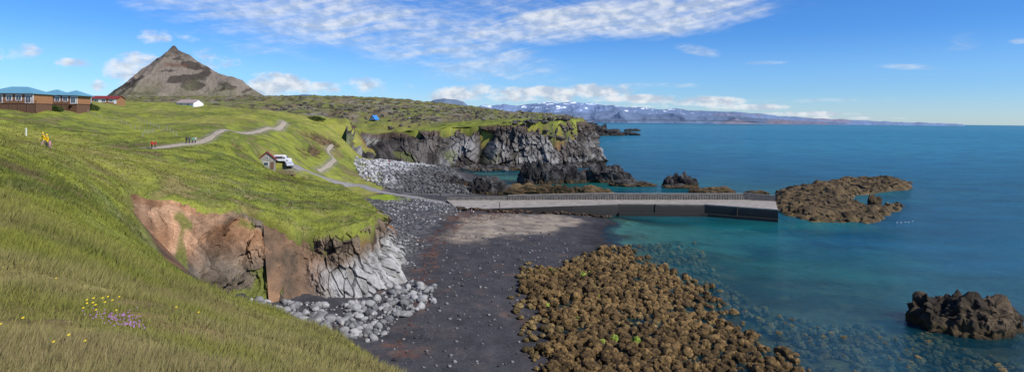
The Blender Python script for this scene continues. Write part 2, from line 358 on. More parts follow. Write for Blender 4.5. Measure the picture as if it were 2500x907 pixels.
# near cliff
cr1=[S(*t) for t in [(640,520,82),(700,550,82),(740,570,83),(785,580,83),(830,570,84),(870,548,86),(905,540,90),(922,528,98),(917,516,105)]]
cb1=[G(*t) for t in [(655,735,3),(705,724,2.8),(745,722,2.4),(800,728,2.2),(865,734,1.9),(925,728,1.7),(985,695,1.5),(980,640,1.7),(955,575,2)]]
def d1(s,v,z,P):
    f1,f2,c=voro(s/1.15+.25*fbm(s/3,z/3,2,70),z/1.7+.3*fbm(s/2,z/2,2,69),71)
    g1,g2,c2=voro(s/4,z/4,72)
    rocky=sst(5,9,s)
    d=.9*fbm(s/6,z/6,3,73)+rocky*((c-.5)*1.0-.5*sst(.14,0,f2-f1)+(c2-.5)*1.3)+.25*fbm(s/.6,z/.6,3,74)
    d+=.5*np.sin(v*9+1.5*fbm(s/5,z/5,2,75))*rocky
    return d+.3
def c1(s,v,P,D):
    z=P[:,:,2];f1,f2,c=voro(s/1.15+.25*fbm(s/3,z/3,2,70),z/1.7+.3*fbm(s/2,z/2,2,69),71)
    n=fbm(s/3,z/3,4,76)*.5+.5
    grey=mix((.20,.19,.17),(.38,.37,.345),sst(.2,.8,c*.5+n*.5));grey=mix(grey,(.05,.045,.04),sst(.1,.02,f2-f1)*.7)
    brown=mix((.055,.042,.03),(.19,.14,.095),sst(.3,.7,n*.5+c*.5))
    edge=.46+.10*np.sin(s/5)
    col=mix(brown,grey,sst(edge-.10,edge+.08,v+.2*(n-.5)))
    col=mix(col,(.17,.18,.035),sst(.13,.04,v+.35*(n-.5)))
    ea=sst(9,4,s)
    col=mix(col,mix((.08,.06,.042),(.30,.17,.09),n),ea)
    return col
ribbon('basalt_cliff',cr1,cb1,900,140,d1,c1,M_rock)
# eroded gully bank
gr=[S(*t) for t in [(288,440,72),(330,468,74),(390,482,75),(440,485,76),(520,505,78),(600,500,82),(640,520,82),(690,546,82)]]
gb=[S(300,560,62),S(350,590,60),S(400,625,60),S(440,655,60),S(520,728,64),S(600,745,72),G(650,738,3),G(695,728,2.9)]
def d2(s,v,z,P):
    k=sst(4,14,s)
    r=ridged(s/3.6+.6*fbm(s/4,v*3,2,80),v*1.1,3,81)
    r2=ridged(s/1.1+.5*fbm(s/3,v*4,2,88),v*2.,3,89)
    f1,f2,c=voro(s/1.6+.4*fbm(s/2,z/2,2,68),z/1.2,67)
    return ((r-.5)*2.5*sst(0,.25,v)+.9*fbm(s/7,z/5,3,82)+.35*np.sin(z*2.1+fbm(s/4,z/4,2,84)*3)+(c-.5)*.7*sst(.1,.3,v))*(.25+.75*k)+(r2-.5)*1.0*sst(.05,.3,v)+.4*fbm(s/.9,z/.9,4,83)
def c2(s,v,P,D):
    z=P[:,:,2];n=fbm(s/3.5,z/2,4,85)*.5+.5;m=fbm(s/6,v*2.2,4,86)*.5+.5;q=fbm(s/.8,z/1.2,3,90)*.5+.5
    r=ridged(s/3.6+.6*fbm(s/4,v*3,2,80),v*1.1,3,81)
    org=mix((.42,.22,.11),(.62,.39,.235),n);dk=mix((.085,.07,.055),(.24,.19,.135),n)
    smax=s.max()
    k=sst(.34,.60,s/smax+.5*(m-.5)+.35*(v-.4))
    col=mix(org,dk,k)
    col=mix(col,mix((.34,.17,.08),(.50,.28,.15),q),sst(.45,.6,m)*sst(.7,.25,v)*.85)
    col=col*(1-.4*sst(.42,.2,r))[...,None]*(.72+.55*q)[...,None]
    col=mix(col,(.17,.19,.035),sst(.13,.03,v+.36*(n-.5))*.95)
    col=mix(col,(.16,.18,.035),sst(.66,.76,fbm(s/3,z/4,3,87)*.5+.5)*.85)
    return col
ribbon('eroded_bank',gr,gb,900,150,d2,c2,M_soil)
# ---------------- water
wr_=np.exp(np.concatenate([np.arange(math.log(30),math.log(400),.006),np.arange(math.log(400),math.log(90000),.02)]))
wu=np.linspace(-.45,1.15,620)
WY,WU=np.meshgrid(wr_,wu,indexing='ij');wx=(WU*(WY+1.5)).ravel();wy=WY.ravel()
near=wy<2500
dep=np.full(len(wx),12.)
dep[near]=-terrain(wx[near],wy[near])
dd=np.clip(dep,0,14)
wn=fbm(wx/25,wy/25,4,100)*.5+.5;wn2=fbm(wx/140,wy/60,3,101)*.5+.5
wc=mix((.014,.18,.155),(.007,.09,.15),sst(1.2,4.2,dd+2*(wn-.5)))
wc=mix(wc,(.020,.165,.24),sst(140,650,wy)*.9)
wc=mix(wc,(.010,.12,.21),sst(.4,.7,wn2)*.5)
wc=mix(wc,(.006,.058,.098),sst(125,75,wy)*.65)
al_=1-np.exp(-dd*.30)
wm,nt,b=newmat('sea_water');L=nt.links.new;N=nt.nodes.new
at=N('ShaderNodeAttribute');at.attribute_name='Col'
tc=N('ShaderNodeTexCoord');mp=N('ShaderNodeMapping');mp.inputs['Rotation'].default_value=(0,0,.5);mp.inputs['Scale'].default_value=(1,2.2,1);L(tc.outputs['Object'],mp.inputs[0])
na=noise_n(nt,.8,6,mp.outputs[0],.6);nb=noise_n(nt,.04,5,mp.outputs[0],.6)
b1=N('ShaderNodeBump');b1.inputs['Strength'].default_value=.8;b1.inputs['Distance'].default_value=.5;L(na.outputs[0],b1.inputs['Height'])
b2=N('ShaderNodeBump');b2.inputs['Strength'].default_value=.3;b2.inputs['Distance'].default_value=1.5;L(nb.outputs[0],b2.inputs['Height']);L(b1.outputs[0],b2.inputs['Normal'])
mr=N('ShaderNodeMapRange');mr.inputs[1].default_value=.36;mr.inputs[2].default_value=.64;mr.inputs[3].default_value=.5;mr.inputs[4].default_value=1.5
mm=N('ShaderNodeMath');mm.operation='ADD';mm2=N('ShaderNodeMath');mm2.operation='MULTIPLY';mm2.inputs[1].default_value=.5;L(na.outputs[0],mm.inputs[0]);L(nb.outputs[0],mm.inputs[1]);L(mm.outputs[0],mm2.inputs[0]);L(mm2.outputs[0],mr.inputs[0])
vs=N('ShaderNodeVectorMath');vs.operation='SCALE';L(at.outputs['Color'],vs.inputs[0]);L(mr.outputs[0],vs.inputs['Scale'])
df=N('ShaderNodeBsdfDiffuse');L(vs.outputs[0],df.inputs[0])
tr=N('ShaderNodeBsdfTransparent');tr.inputs[0].default_value=(.74,.92,.90,1)
m1=N('ShaderNodeMixShader');L(at.outputs['Alpha'],m1.inputs[0]);L(tr.outputs[0],m1.inputs[1]);L(df.outputs[0],m1.inputs[2])
gl=N('ShaderNodeBsdfGlossy');gl.inputs['Roughness'].default_value=.12;gl.inputs['Color'].default_value=(.8,.9,1,1);L(b2.outputs[0],gl.inputs['Normal'])
fr=N('ShaderNodeFresnel');fr.inputs['IOR'].default_value=1.33;L(b2.outputs[0],fr.inputs['Normal'])
fm=N('ShaderNodeMath');fm.operation='MINIMUM';fm.inputs[1].default_value=.26;L(fr.outputs[0],fm.inputs[0])
m2=N('ShaderNodeMixShader');L(fm.outputs[0],m2.inputs[0]);L(m1.outputs[0],m2.inputs[1]);L(gl.outputs[0],m2.inputs[2])
L(m2.outputs[0],nt.nodes['Material Output'].inputs[0])
w4=np.concatenate([wc,al_[:,None]],1)
fw=gridF(len(wr_),len(wu))
keep=(dep[fw]>-1.0).any(axis=1)
mkmesh('sea_water',np.stack([wx,wy,np.zeros_like(wx)],1),fw[keep],wm,w4)
# ---------------- rocks
def ico(sub):
    bm=bmesh.new();bmesh.ops.create_icosphere(bm,subdivisions=sub,radius=1);bm.verts.ensure_lookup_table()
    V=np.array([v.co[:] for v in bm.verts]);Fc=np.array([[v.index for v in f.verts] for f in bm.faces]);bm.free();return V,Fc
I2,I3,I4,I5,I6=[ico(k) for k in(2,3,4,5,6)]
def scatter(name,P,size,mat,cols,base=I2,rough=.25,sc=1.3,flat=.65,smooth=False,nproto=8,seed=0,sink=.25,shag=0):
    P=np.array(P);n=len(P);V0,F0=base;Vs=[];Fs=[];Cs=[];off=0
    pid=rng.integers(0,nproto,n)
    for k in range(nproto):
        idx=np.where(pid==k)[0]
        if len(idx)==0:continue
        r=1+rough*fbm3(V0+k*7.3,sc,3,seed+k)+ (shag*fbm3(V0+k*3.1,4.5,2,seed+k+40) if shag else 0)
        pv=V0*r[:,None]
        a=rng.uniform(0,6.28,len(idx));s=size[idx][:,None]*np.stack([rng.uniform(.8,1.25,len(idx)),rng.uniform(.75,1.1,len(idx)),flat*rng.uniform(.8,1.2,len(idx))],1)
        q=pv[None]*s[:,None,:]
        c,d=np.cos(a)[:,None],np.sin(a)[:,None]
        w=np.stack([q[:,:,0]*c-q[:,:,1]*d,q[:,:,0]*d+q[:,:,1]*c,q[:,:,2]],2)+P[idx][:,None,:]
        w[:,:,2]+=(size[idx]*flat*(1-2*sink))[:,None]
        Vs.append(w.reshape(-1,3));Fs.append((F0[None]+(np.arange(len(idx))*len(V0))[:,None,None]).reshape(-1,3)+off);off+=len(idx)*len(V0)
        cc=cols[idx][:,None,:]*(1+.25*fbm3(V0,2.5,2,seed+k+9))[None,:,None]
        if shag: cc=cc*(1+1.1*np.clip(fbm3(V0+k*3.1,4.5,2,seed+k+40),-.6,.8))[None,:,None]
        Cs.append(cc.reshape(-1,3))
    return mkmesh(name,np.concatenate(Vs),np.concatenate(Fs),mat,np.concatenate(Cs),smooth)
def inpoly(poly,n,ff=None):
    P=np.array([p[:2] for p in poly]);lo=P.min(0);hi=P.max(0);out=[]
    tot=0
    while tot<n:
        q=rng.uniform(lo,hi,(n*3,2));m=poly_sd(q[:,0],q[:,1],P)[0]>0
        q=q[m]
        if ff is not None:q=q[rng.uniform(0,1,len(q))<ff(q[:,0],q[:,1])]
        out.append(q);tot+=len(q)
    q=np.concatenate(out)[:n];return np.c_[q,terrain(q[:,0],q[:,1])]
def lerpc(a,b,n,p=1.):
    t=rng.uniform(0,1,n)[:,None]**p;return np.array(a)*(1-t)+np.array(b)*t
M_stone=vcmat('beach_stone',((6.,.2),),((8,.3,.05),),.85,.25)
M_weed=vcmat('seaweed_rock',((3.,.3),(14.,.45)),((10,.9,.15),(30,.7,.05)),.7,.2)
M_lava=vcmat('lava_rock',((1.,.3),(6.,.3)),((2,.6,.3),(9,.5,.1)),.85,.25)
def lsz(n,a,b,p=2.):return a+(b-a)*rng.uniform(0,1,n)**p
Q=inpoly([G(*t) for t in [(600,730,3.4),(690,728,2.8),(860,738,2),(985,705,1.5),(1060,690,1.5),(1060,740,1.4),(990,770,1.5),(950,790,1.6),(945,830,1.6),(830,825,2),(700,790,2.5),(600,760,3.5)]],620)
scatter('boulder_pile',Q,lsz(620,.12,.66,2.2),M_stone,lerpc((.10,.10,.10),(.36,.35,.33),620),I3,.34,1.2,.72,True,10,3,.28)
Q=inpoly([G(*t) for t in [(905,500,2.6),(1000,480,2.6),(1120,488,2),(1140,515,1.6),(1060,560,1.6),(1010,640,1.5),(1060,700,1.4),(990,700,1.5),(960,600,2),(930,540,2.2)]],2200,lambda x,y:sst(-.4,.4,fbm(x/4,y/4,3,115)))
scatter('beach_cobbles',Q,lsz(2200,.06,.36,3.2),M_stone,lerpc((.07,.07,.07),(.36,.355,.34),2200,1.6),I2,.3,1.1,.7,True,8,13,.3)
Q=inpoly([G(*t) for t in [(860,398,6),(930,392,5),(1000,396,4),(1095,404,1.5),(1120,430,1.2),(1150,472,1),(1000,464,3),(940,455,3.6),(880,435,4.2)]],5200)
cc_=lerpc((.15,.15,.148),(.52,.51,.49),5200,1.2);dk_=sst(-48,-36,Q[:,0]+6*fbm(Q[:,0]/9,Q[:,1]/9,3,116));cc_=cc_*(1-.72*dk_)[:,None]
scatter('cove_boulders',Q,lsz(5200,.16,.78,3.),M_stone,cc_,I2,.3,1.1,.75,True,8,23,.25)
Q=inpoly([G(*t) for t in [(940,900,1.5),(1000,740,1.5),(1100,560,1.3),(1300,560,.8),(1450,600,.2),(1300,700,.3),(1320,900,.2)]],900)
scatter('sand_pebbles',Q,lsz(900,.04,.26,3.),M_stone,lerpc((.03,.03,.03),(.22,.21,.2),900),I2,.3,1.2,.6,True,6,33,.3)
Q=inpoly([G(*t) for t in [(960,850,1.5),(1000,780,1.5),(1015,700,1.5),(1040,590,1.5),(1110,520,1.6),(1280,514,1),(1250,532,1),(1130,550,1.4),(1070,620,1.4),(1030,720,1.4),(980,850,1.4)]],1100)
scatter('seaweed_wrack',Q,lsz(1100,.05,.26,2.),M_weed,lerpc((.05,.026,.018),(.18,.085,.05),1100),I2,.5,1.6,.22,True,6,43,.3)
# seaweed covered boulder field
WP=[G(*t) for t in [(1262,700,0),(1300,672,0),(1390,645,0),(1465,606,0),(1545,598,0),(1610,640,0),(1690,665,0),(1760,710,0),(1800,770,0),(1890,830,0),(1990,880,0),(2060,990,0),(1330,990,0),(1318,860,0),(1345,800,0),(1290,745,0)]]
NW=3700
WPa=np.array([p[:2] for p in WP])
def wdens(x,y):
    d,_=poly_sd(x,y,WPa)
    rightish=sst(12,30,x+.0*y)
    return (sst(-.55,.1,fbm(x/4,y/4,3,111)+.3)*.95+.05)*sst(0,1.+5*rightish,d+1.5*fbm(x/2,y/2,2,118))
Q=inpoly(WP,NW,wdens)
Q[:,2]=np.maximum(Q[:,2],-.32)+.03
cw=lerpc((.055,.034,.012),(.185,.115,.042),NW);cw*=(.7+.6*(fbm(Q[:,0]/5,Q[:,1]/5,2,117)*.5+.5))[:,None]
gi=rng.uniform(0,1,NW)<.006+.05*((Q[:,1]>95)&(Q[:,0]<12));cw[gi]=(.18,.24,.03)
scatter('seaweed_boulders',Q,lsz(NW,.2,.64,1.6),M_weed,cw,I3,.2,1.2,.9,True,10,53,.18,.30)
Q=inpoly([G(*t) for t in [(1240,720,0),(1290,640,0),(1500,590,0),(1700,590,0),(1760,680,0),(1850,740,0),(2000,780,0),(2500,800,0),(2600,990,0),(1900,990,0),(1700,800,0),(1320,990,0)]],2100,lambda x,y:sst(-.2,.3,fbm(x/7,y/7,3,112)+.15))
Q[:,2]=np.maximum(Q[:,2],-.6)
scatter('submerged_seaweed_rocks',Q,lsz(2100,.2,.62,1.6),M_weed,lerpc((.08,.055,.02),(.22,.15,.055),2100),I3,.2,1.3,.7,True,8,63,.25,.2)
# skerries
def island(name,cx,cy,rx,ry,h,seed,mat,c0,c1,base=I5,rot=0,rg=.3,top=None,wd=1.):
    V0,F0=base
    r=1+rg*fbm3(V0,1.6,4,seed)+.14*fbm3(V0,6,3,seed+5)
    V=V0*r[:,None];zz=np.sign(V[:,2])*np.abs(V[:,2])**.6
    g1,g2,c=voro((V[:,0]*rx+.3*V[:,2]*h)/1.5,(V[:,1]*ry)/1.5,seed)
    zz=zz*(1+.4*fbm3(V0,3.2,3,seed+8))
    X=V[:,0]*rx;Yv=V[:,1]*ry;Zv=zz*h+(c-.5)*min(1.3,h*.35)*(zz>0.05)-.1
    c_,s_=math.cos(rot),math.sin(rot)
    P=np.stack([cx+X*c_-Yv*s_,cy+X*s_+Yv*c_,Zv],1)
    n=fbm3(P,.35,4,seed+3)*.5+.5
    col=mix(c0,c1,sst(.35,.8,n*.7+c*.3))
    col=mix(col,(.085,.055,.022),sst(1.6,.5,Zv+.8*(n-.5))*.9)
    col=mix(col,(.025,.018,.01),sst(.35,.1,Zv)*.8)
    if top is not None:col=mix(col,top,sst(.6,.9,Zv/h)*sst(.4,.6,n)*.7)
    return mkmesh(name,P,F0,mat,col,False)
BLK=(.016,.014,.013);GRY=(.085,.078,.072);BRN=(.15,.10,.045)
def isl(px,py,wpx,hpx,seed,dep=.5,name='sea_rock',c0=BLK,c1=GRY,base=I5,rot=0,rg=.3,top=None):
    x,y,_=G(px,py,0);k=y/F;rx=wpx*k/2;ry=rx*dep
    return island(name,x,y+ry*.8,rx,ry,hpx*k*1.0,seed,mat=M_lava if c1!=BRN else M_weed,c0=c0,c1=c1,base=base,rot=rot,rg=rg,top=top)
WB=dict(c0=(.05,.035,.015),c1=BRN)
isl(1318,449,100,44,201,.5,'sea_stack',base=I6);isl(1385,447,90,34,212,.5,'sea_stack');isl(1288,447,40,40,231,.6,'sea_stack')
isl(1487,446,116,36,202,.5,'sea_stack',base=I6);isl(1545,455,110,12,213,.4)
isl(1675,457,62,26,203,.5,'sea_stack');isl(1640,456,40,22,229,.5,'sea_stack');isl(1665,460,90,8,204,.4)
isl(1190,476,100,36,205,.5,'sea_stack');isl(1300,476,190,20,206,.35,**WB);isl(1440,473,110,16,207,.3,**WB);isl(1370,478,60,22,232,.4,**WB)
isl(1050,448,120,20,208,.5);isl(1110,456,90,16,214,.5);isl(1745,474,110,13,209,.4,**WB);isl(1850,474,60,8,219,.4,**WB)
isl(1340,410,80,6,210,.5);isl(1210,416,110,10,211,.3)
isl(1440,372,40,14,220,.5);isl(1438,402,46,16,228,.5);isl(1450,350,26,14,221,.5);isl(1432,342,34,18,222,.5);isl(1460,331,110,18,223,.4,rg=.5);isl(1520,330,90,8,224,.3);isl(1545,320,40,5,225,.3);isl(1440,323,50,20,226,.5,rg=.5);isl(1475,327,14,22,227,.6);isl(1425,330,40,24,233,.6,rg=.5)
isl(2085,503,34,14,241,.5,**WB);isl(2140,500,34,20,242,.5,**WB)
x,y,_=G(2400,822,0);island('seaweed_rock_outcrop',x+1.,y+4.2,6.4,4.6,3.5,230,M_weed,(.035,.026,.016),(.13,.09,.05),I6,0,.15)
# big brown reef
RP=[G(*t) for t in [(1895,470,0),(1960,455,0),(2060,440,0),(2150,434,0),(2222,446,0),(2215,462,0),(2140,470,0),(2080,478,0),(2060,492,0),(2090,505,0),(2190,500,0),(2195,512,0),(2120,545,0),(1990,540,0),(1925,528,0),(1895,510,0)]]
Rx=np.array([p[:2] for p in RP]);lo=Rx.min(0)-3;hi=Rx.max(0)+3
gx,gy=np.meshgrid(np.linspace(lo[0],hi[0],330),np.linspace(lo[1],hi[1],330));gx=gx.T.ravel();gy=gy.T.ravel()
d,_=poly_sd(gx,gy,Rx)
f1,f2,c=voro(gx/1.8,gy/1.8,240)
zz=np.clip((d+3*fbm(gx/6,gy/6,3,241))/4,-1,1)*1.1+.9*fbm(gx/3.5,gy/3.5,4,242)*(d>-1)+(c-.5)*.8*(d>0)+.25-.25*(d<0)*np.clip(-d,0,8)
n=fbm(gx/3,gy/3,4,243)*.5+.5
mkmesh('seaweed_reef',np.stack([gx,gy,zz],1),gridF(330,330)[:,::-1],M_weed,mix((.04,.027,.012),(.17,.115,.05),n),False)
Q=inpoly(RP,900);Q[:,2]=.4+.6*fbm(Q[:,0]/3.5,Q[:,1]/3.5,4,242)
scatter('reef_rocks',Q,lsz(900,.25,.95,2),M_weed,lerpc((.04,.028,.012),(.17,.12,.05),900),I2,.45,1.5,.6,False,8,73,.3)
Q=inpoly([G(*t) for t in [(1110,404,.3),(1240,402,0),(1430,398,0),(1465,395,0),(1450,409,0),(1330,414,0),(1240,416,0),(1150,418,0)]],500);Q[:,2]=np.maximum(Q[:,2],-.2)
scatter('cliff_foot_rocks',Q,lsz(500,.6,2.4,2),M_lava,lerpc((.03,.026,.02),(.11,.10,.09),500),I2,.5,1.5,.6,False,8,83,.3)
Q=inpoly([S(*t) for t in [(980,300,380),(1370,288,380),(1430,302,480),(1100,268,560),(700,262,520),(650,272,420),(930,288,380)]],1100)
scatter('lava_boulders',Q,lsz(1100,.4,1.7,2.5),M_lava,lerpc((.05,.045,.035),(.19,.17,.13),1100),I2,.5,1.5,.6,False,8,93,.35)
# ---------------- mountain
def ridge_mtn(name,prof,D,slope,depth,nx,ny,colf,mat,namp,nsc,seed,zb,back=.5):
    pr=np.array([S(a,b_,D) for a,b_ in prof])
    x=np.linspace(pr[0,0],pr[-1,0],nx);pz=np.interp(x,pr[:,0],pr[:,2])
    yy=np.linspace(-depth,depth*back,ny)
    XX,YN=np.meshgrid(x,yy)
    r=ridged(XX/nsc+.4*fbm(XX/nsc,YN/nsc,2,seed+3),YN/nsc/2.2,5,seed)-.5
    near_=np.clip(np.abs(YN)/(depth*.25),0,1)
    zt=np.interp(XX.ravel(),x,pz).reshape(XX.shape)-np.abs(YN+ namp*.8*fbm(XX/nsc/2,YN*0+1,3,seed+7)*near_)*slope
    zt=zt+r*namp*near_*np.clip((zt-zb)/(pz.max()-zb)*3,0,1)+fbm(XX/nsc*4,YN/nsc*4,3,seed+9)*namp*.07
    zt=np.maximum(zt,zb)
    P=np.stack([XX,YN+D,zt],2)
    return mkmesh(name,P.reshape(-1,3),gridF(ny,nx),mat,colf(XX,YN,zt,pz.max(),zb,r).reshape(-1,3),True)
M_mt=vcmat('mountain_scree',((.02,.12),(.12,.2)),((.1,.8,6.),(.4,.6,1.6)),.95,.05)
M_far=vcmat('far_mountain',((.002,.1),),((.003,.5,100.),),1,.0)
def mc(x,y,z,zm,zb,r):
    h=(z-zb)/(zm-zb);n=fbm(x/30,y/60,4,300)*.5+.5
    c=mix((.18,.148,.118),(.255,.215,.172),n)
    c=mix(c,(.06,.05,.042),sst(.50,.62,fbm(x/38,z/20,5,301)*.5+.5+.25*r)*.9)
    c=mix(c,(.15,.075,.05),sst(.06,.0,np.abs(h-.62))*sst(.4,.6,n)*.7)
    c=mix(c,(.09,.075,.06),sst(.68,.9,h)*.8)
    c=mix(c,(.15,.15,.075),sst(.4,.0,h+.3*(n-.5))*.5)
    return c
ridge_mtn('pyramid_mountain',[(200,252),(240,244),(262,234),(290,212),(330,190),(345,174),(362,162),(378,152),(392,140),(402,130),(414,122),(418,121),(420,112),(424,109),(428,112),(431,121),(445,126),(462,132),(480,146),(500,160),(520,172),(545,184),(575,190),(592,196),(602,206),(625,220),(650,236),(690,252)],1600,.72,260,460,300,mc,M_mt,30,70,310,66)
def fc(base,snow=0,red=0):  # distance haze is painted in through bluish base colours
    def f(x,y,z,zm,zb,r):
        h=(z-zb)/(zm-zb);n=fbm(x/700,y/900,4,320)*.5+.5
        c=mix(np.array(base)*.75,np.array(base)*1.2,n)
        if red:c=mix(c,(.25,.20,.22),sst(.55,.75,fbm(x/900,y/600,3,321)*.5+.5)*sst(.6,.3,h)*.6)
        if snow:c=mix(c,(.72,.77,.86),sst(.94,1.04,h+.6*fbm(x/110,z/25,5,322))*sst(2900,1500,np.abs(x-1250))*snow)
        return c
    return f
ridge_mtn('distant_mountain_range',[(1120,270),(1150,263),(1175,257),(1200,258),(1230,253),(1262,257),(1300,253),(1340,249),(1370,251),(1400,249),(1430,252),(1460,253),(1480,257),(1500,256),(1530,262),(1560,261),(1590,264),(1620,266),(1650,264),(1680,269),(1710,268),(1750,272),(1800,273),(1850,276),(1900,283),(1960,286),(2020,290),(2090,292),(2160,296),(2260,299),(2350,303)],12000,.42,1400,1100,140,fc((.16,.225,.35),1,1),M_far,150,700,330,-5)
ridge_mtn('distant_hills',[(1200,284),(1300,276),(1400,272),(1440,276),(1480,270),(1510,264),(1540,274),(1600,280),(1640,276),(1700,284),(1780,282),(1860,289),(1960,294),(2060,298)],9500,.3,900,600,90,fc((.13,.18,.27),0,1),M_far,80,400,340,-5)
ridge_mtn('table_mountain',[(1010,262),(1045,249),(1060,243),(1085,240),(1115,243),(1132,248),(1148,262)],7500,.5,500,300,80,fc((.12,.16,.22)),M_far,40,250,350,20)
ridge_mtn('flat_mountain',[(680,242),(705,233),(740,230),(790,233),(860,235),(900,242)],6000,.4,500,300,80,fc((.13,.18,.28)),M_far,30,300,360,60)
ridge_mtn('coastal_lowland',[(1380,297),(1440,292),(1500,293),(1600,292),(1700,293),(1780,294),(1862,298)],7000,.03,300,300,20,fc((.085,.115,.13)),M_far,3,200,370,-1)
# ---------------- grass
M_grass=vcmat('grass_blades',(),(),.75,.15,.25,True)
def grass(name,n,y0,y1,u0,u1,hs,seed):
    y=np.exp(rng.uniform(math.log(y0),math.log(y1),n));x=rng.uniform(u0,u1,n)*(y+1)
    z,t,sd,lv,bb=terrain(x,y,True)
    keep=(t>.86)&(lv<.3)&(np.minimum(line_d(x,y,ROAD),np.minimum(line_d(x,y,PATH1),line_d(x,y,PATH2)))>2.2)
    cl=fbm(x/1.3,y/1.3,3,seed)*.5+.5
    keep&=rng.uniform(0,1,n)<(.25+1.0*cl)
    x,y,z,cl=x[keep],y[keep],z[keep],cl[keep];n=len(x)
    h=(.05+.15*rng.uniform(0,1,n)**1.5)*(.4+1.1*cl)*hs*np.clip(y/12,.8,1.3)
    w=np.maximum(.005,.0009*y)*rng.uniform(.6,1.5,n)
    a=rng.uniform(0,6.28,n);la=rng.normal(.6,.9,n);lean=h*rng.uniform(.2,.9,n)
    dx,dy=np.cos(a)*w,np.sin(a)*w
    V=np.stack([np.stack([x-dx,y-dy,z-.03],1),np.stack([x+dx,y+dy,z-.03],1),np.stack([x+np.cos(la)*lean,y+np.sin(la)*lean,z+h],1)],1).reshape(-1,3)
    m1=fbm(x/9,y/9,4,30)*.5+.5;m2_=fbm(x/2.2,y/2.2,4,31)*.5+.5;m3=fbm(x/35,y/35,3,32)*.5+.5
    c=grasscol(m1,m2_,m3,rng.uniform(0,1,n))
    c=mix(c,(.33,.26,.13),dryf(x,y)*.9*rng.uniform(.4,1,n))
    c=c*rng.uniform(.7,1.35,n)[:,None]
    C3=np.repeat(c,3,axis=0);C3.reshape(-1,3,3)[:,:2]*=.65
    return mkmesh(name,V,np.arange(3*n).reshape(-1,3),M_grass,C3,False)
grass('meadow_grass',560000,3.,150,-1.0,-.05,1.,400)
# flowers
def flowers(name,cl,mat,r,zh):
    V=[];Fs=[]
    for (px,py,D,rad,m) in cl:
        cx,cy,_=S(px,py,D)
        xs=cx+rng.normal(0,rad,m);ys=cy+rng.normal(0,rad,m);zs=terrain(xs,ys)+zh*rng.uniform(.6,1.3,m)
        for x,y,z in zip(xs,ys,zs):
            k=len(V);V.append((x,y,z+r*.3))
            for j in range(6):
                a=j*1.047+rng.uniform(0,.3);V.append((x+math.cos(a)*r,y+math.sin(a)*r-.0,z+r*.5*math.sin(a)))
            Fs+=[(k,k+1+j,k+1+(j+1)%6) for j in range(6)]
    return pmesh(name,V,Fs,mat)
M_y=smat('yellow_petal',(.75,.55,.02),.6,.1);M_p=smat('purple_petal',(.38,.17,.40),.7,.2);M_w=smat('white_petal',(.7,.7,.66),.7,.1)
flowers('yellow_wildflowers',[(222,775,9,.12,8),(265,757,9.6,.05,2),(240,780,8.8,.1,2),(140,668,11,.02,1),(180,862,7,.15,2),(295,752,9.8,.05,1),(165,868,7,.1,1),(450,765,10.5,.2,2),(30,830,7.2,.2,2)],M_y,.017,.17)
flowers('yellow_wildflowers',[(900,870,16,.6,8),(860,862,19,.8,5)],M_y,.02,.15)
flowers('purple_wildflowers',[(290,795,8.8,.2,70),(320,812,8.4,.13,32)],M_p,.011,.09)
flowers('purple_wildflowers',[(425,620,40,.5,16),(430,685,34,.5,12),(600,470,95,2,20),(700,462,108,1.2,14)],M_p,.035,.12)
flowers('white_wildflowers',[(480,470,90,9,90),(560,430,110,8,70),(650,480,98,6,50)],M_w,.04,.18)
# ---------------- roads
def drape(name,P,w,mat,lift=.1,n=160):
    c=resamp(P,n)
    for k_ in range(2):
        ker=np.ones(9)/9;p=np.pad(c[:,k_],4,mode='reflect',reflect_type='odd');c[:,k_]=np.convolve(p,ker,'valid')
    t=np.gradient(c[:,:2],axis=0);t/=np.hypot(*t.T)[:,None];nn=np.stack([-t[:,1],t[:,0]],1)
    k=9;off=np.linspace(-1,1,k)
    ww=w*(1+.3*fbm(c[:,0]/4,c[:,1]/4,3,500))
    XX=c[:,0,None]+nn[:,0,None]*off*ww[:,None];YY_=c[:,1,None]+nn[:,1,None]*off*ww[:,None]
    zz=terrain(XX.ravel(),YY_.ravel()).reshape(n,k)+lift;zz[:,0]-=lift*1.2;zz[:,-1]-=lift*1.2
    return mkmesh(name,np.stack([XX,YY_,zz],2).reshape(-1,3),gridF(n,k),mat)
drape('harbour_road',ROAD,1.7,smat('worn_asphalt',(.24,.225,.21),.9,.2,1.5),.14,200)
M_gr=smat('gravel_path',(.33,.28,.21),.95,.25,1.2)
drape('gravel_path',PATH1,.9,M_gr,.12);drape('gravel_path',PATH2,.65,M_gr,.14)
# ---------------- pier
M_con=smat('pier_concrete',(.165,.15,.13),.9,.35,1.2);M_conl=smat('pier_deck_concrete',(.30,.27,.225),.9,.25,.6)
mq,nt,b=newmat('quay_wall_wet');L=nt.links.new
g_=nt.nodes.new('ShaderNodeNewGeometry');sx=nt.nodes.new('ShaderNodeSeparateXYZ');L(g_.outputs['Position'],sx.inputs[0])
nz=noise_n(nt,.8,5);L(g_.outputs['Position'],nz.inputs['Vector'])
ad=nt.nodes.new('ShaderNodeMath');ad.operation='MULTIPLY_ADD';ad.inputs[1].default_value=1.2;L(nz.outputs[0],ad.inputs[0]);L(sx.outputs[2],ad.inputs[2])
cp=nt.nodes.new('ShaderNodeValToRGB');e=cp.color_ramp.elements
mr=nt.nodes.new('ShaderNodeMapRange');mr.inputs[1].default_value=0;mr.inputs[2].default_value=4;L(ad.outputs[0],mr.inputs[0]);L(mr.outputs[0],cp.inputs[0])
e[0].position=.0;e[0].color=(.02,.016,.01,1);e[1].position=.97;e[1].color=(.16,.145,.12,1)
q=e.new(.3);q.color=(.018,.018,.014,1);q=e.new(.78);q.color=(.03,.027,.022,1);q=e.new(.88);q.color=(.08,.07,.056,1)
L(cp.outputs[0],b.inputs['Base Color']);b.inputs['Roughness'].default_value=.7
pier=empty('harbour_pier',(0,0,0))
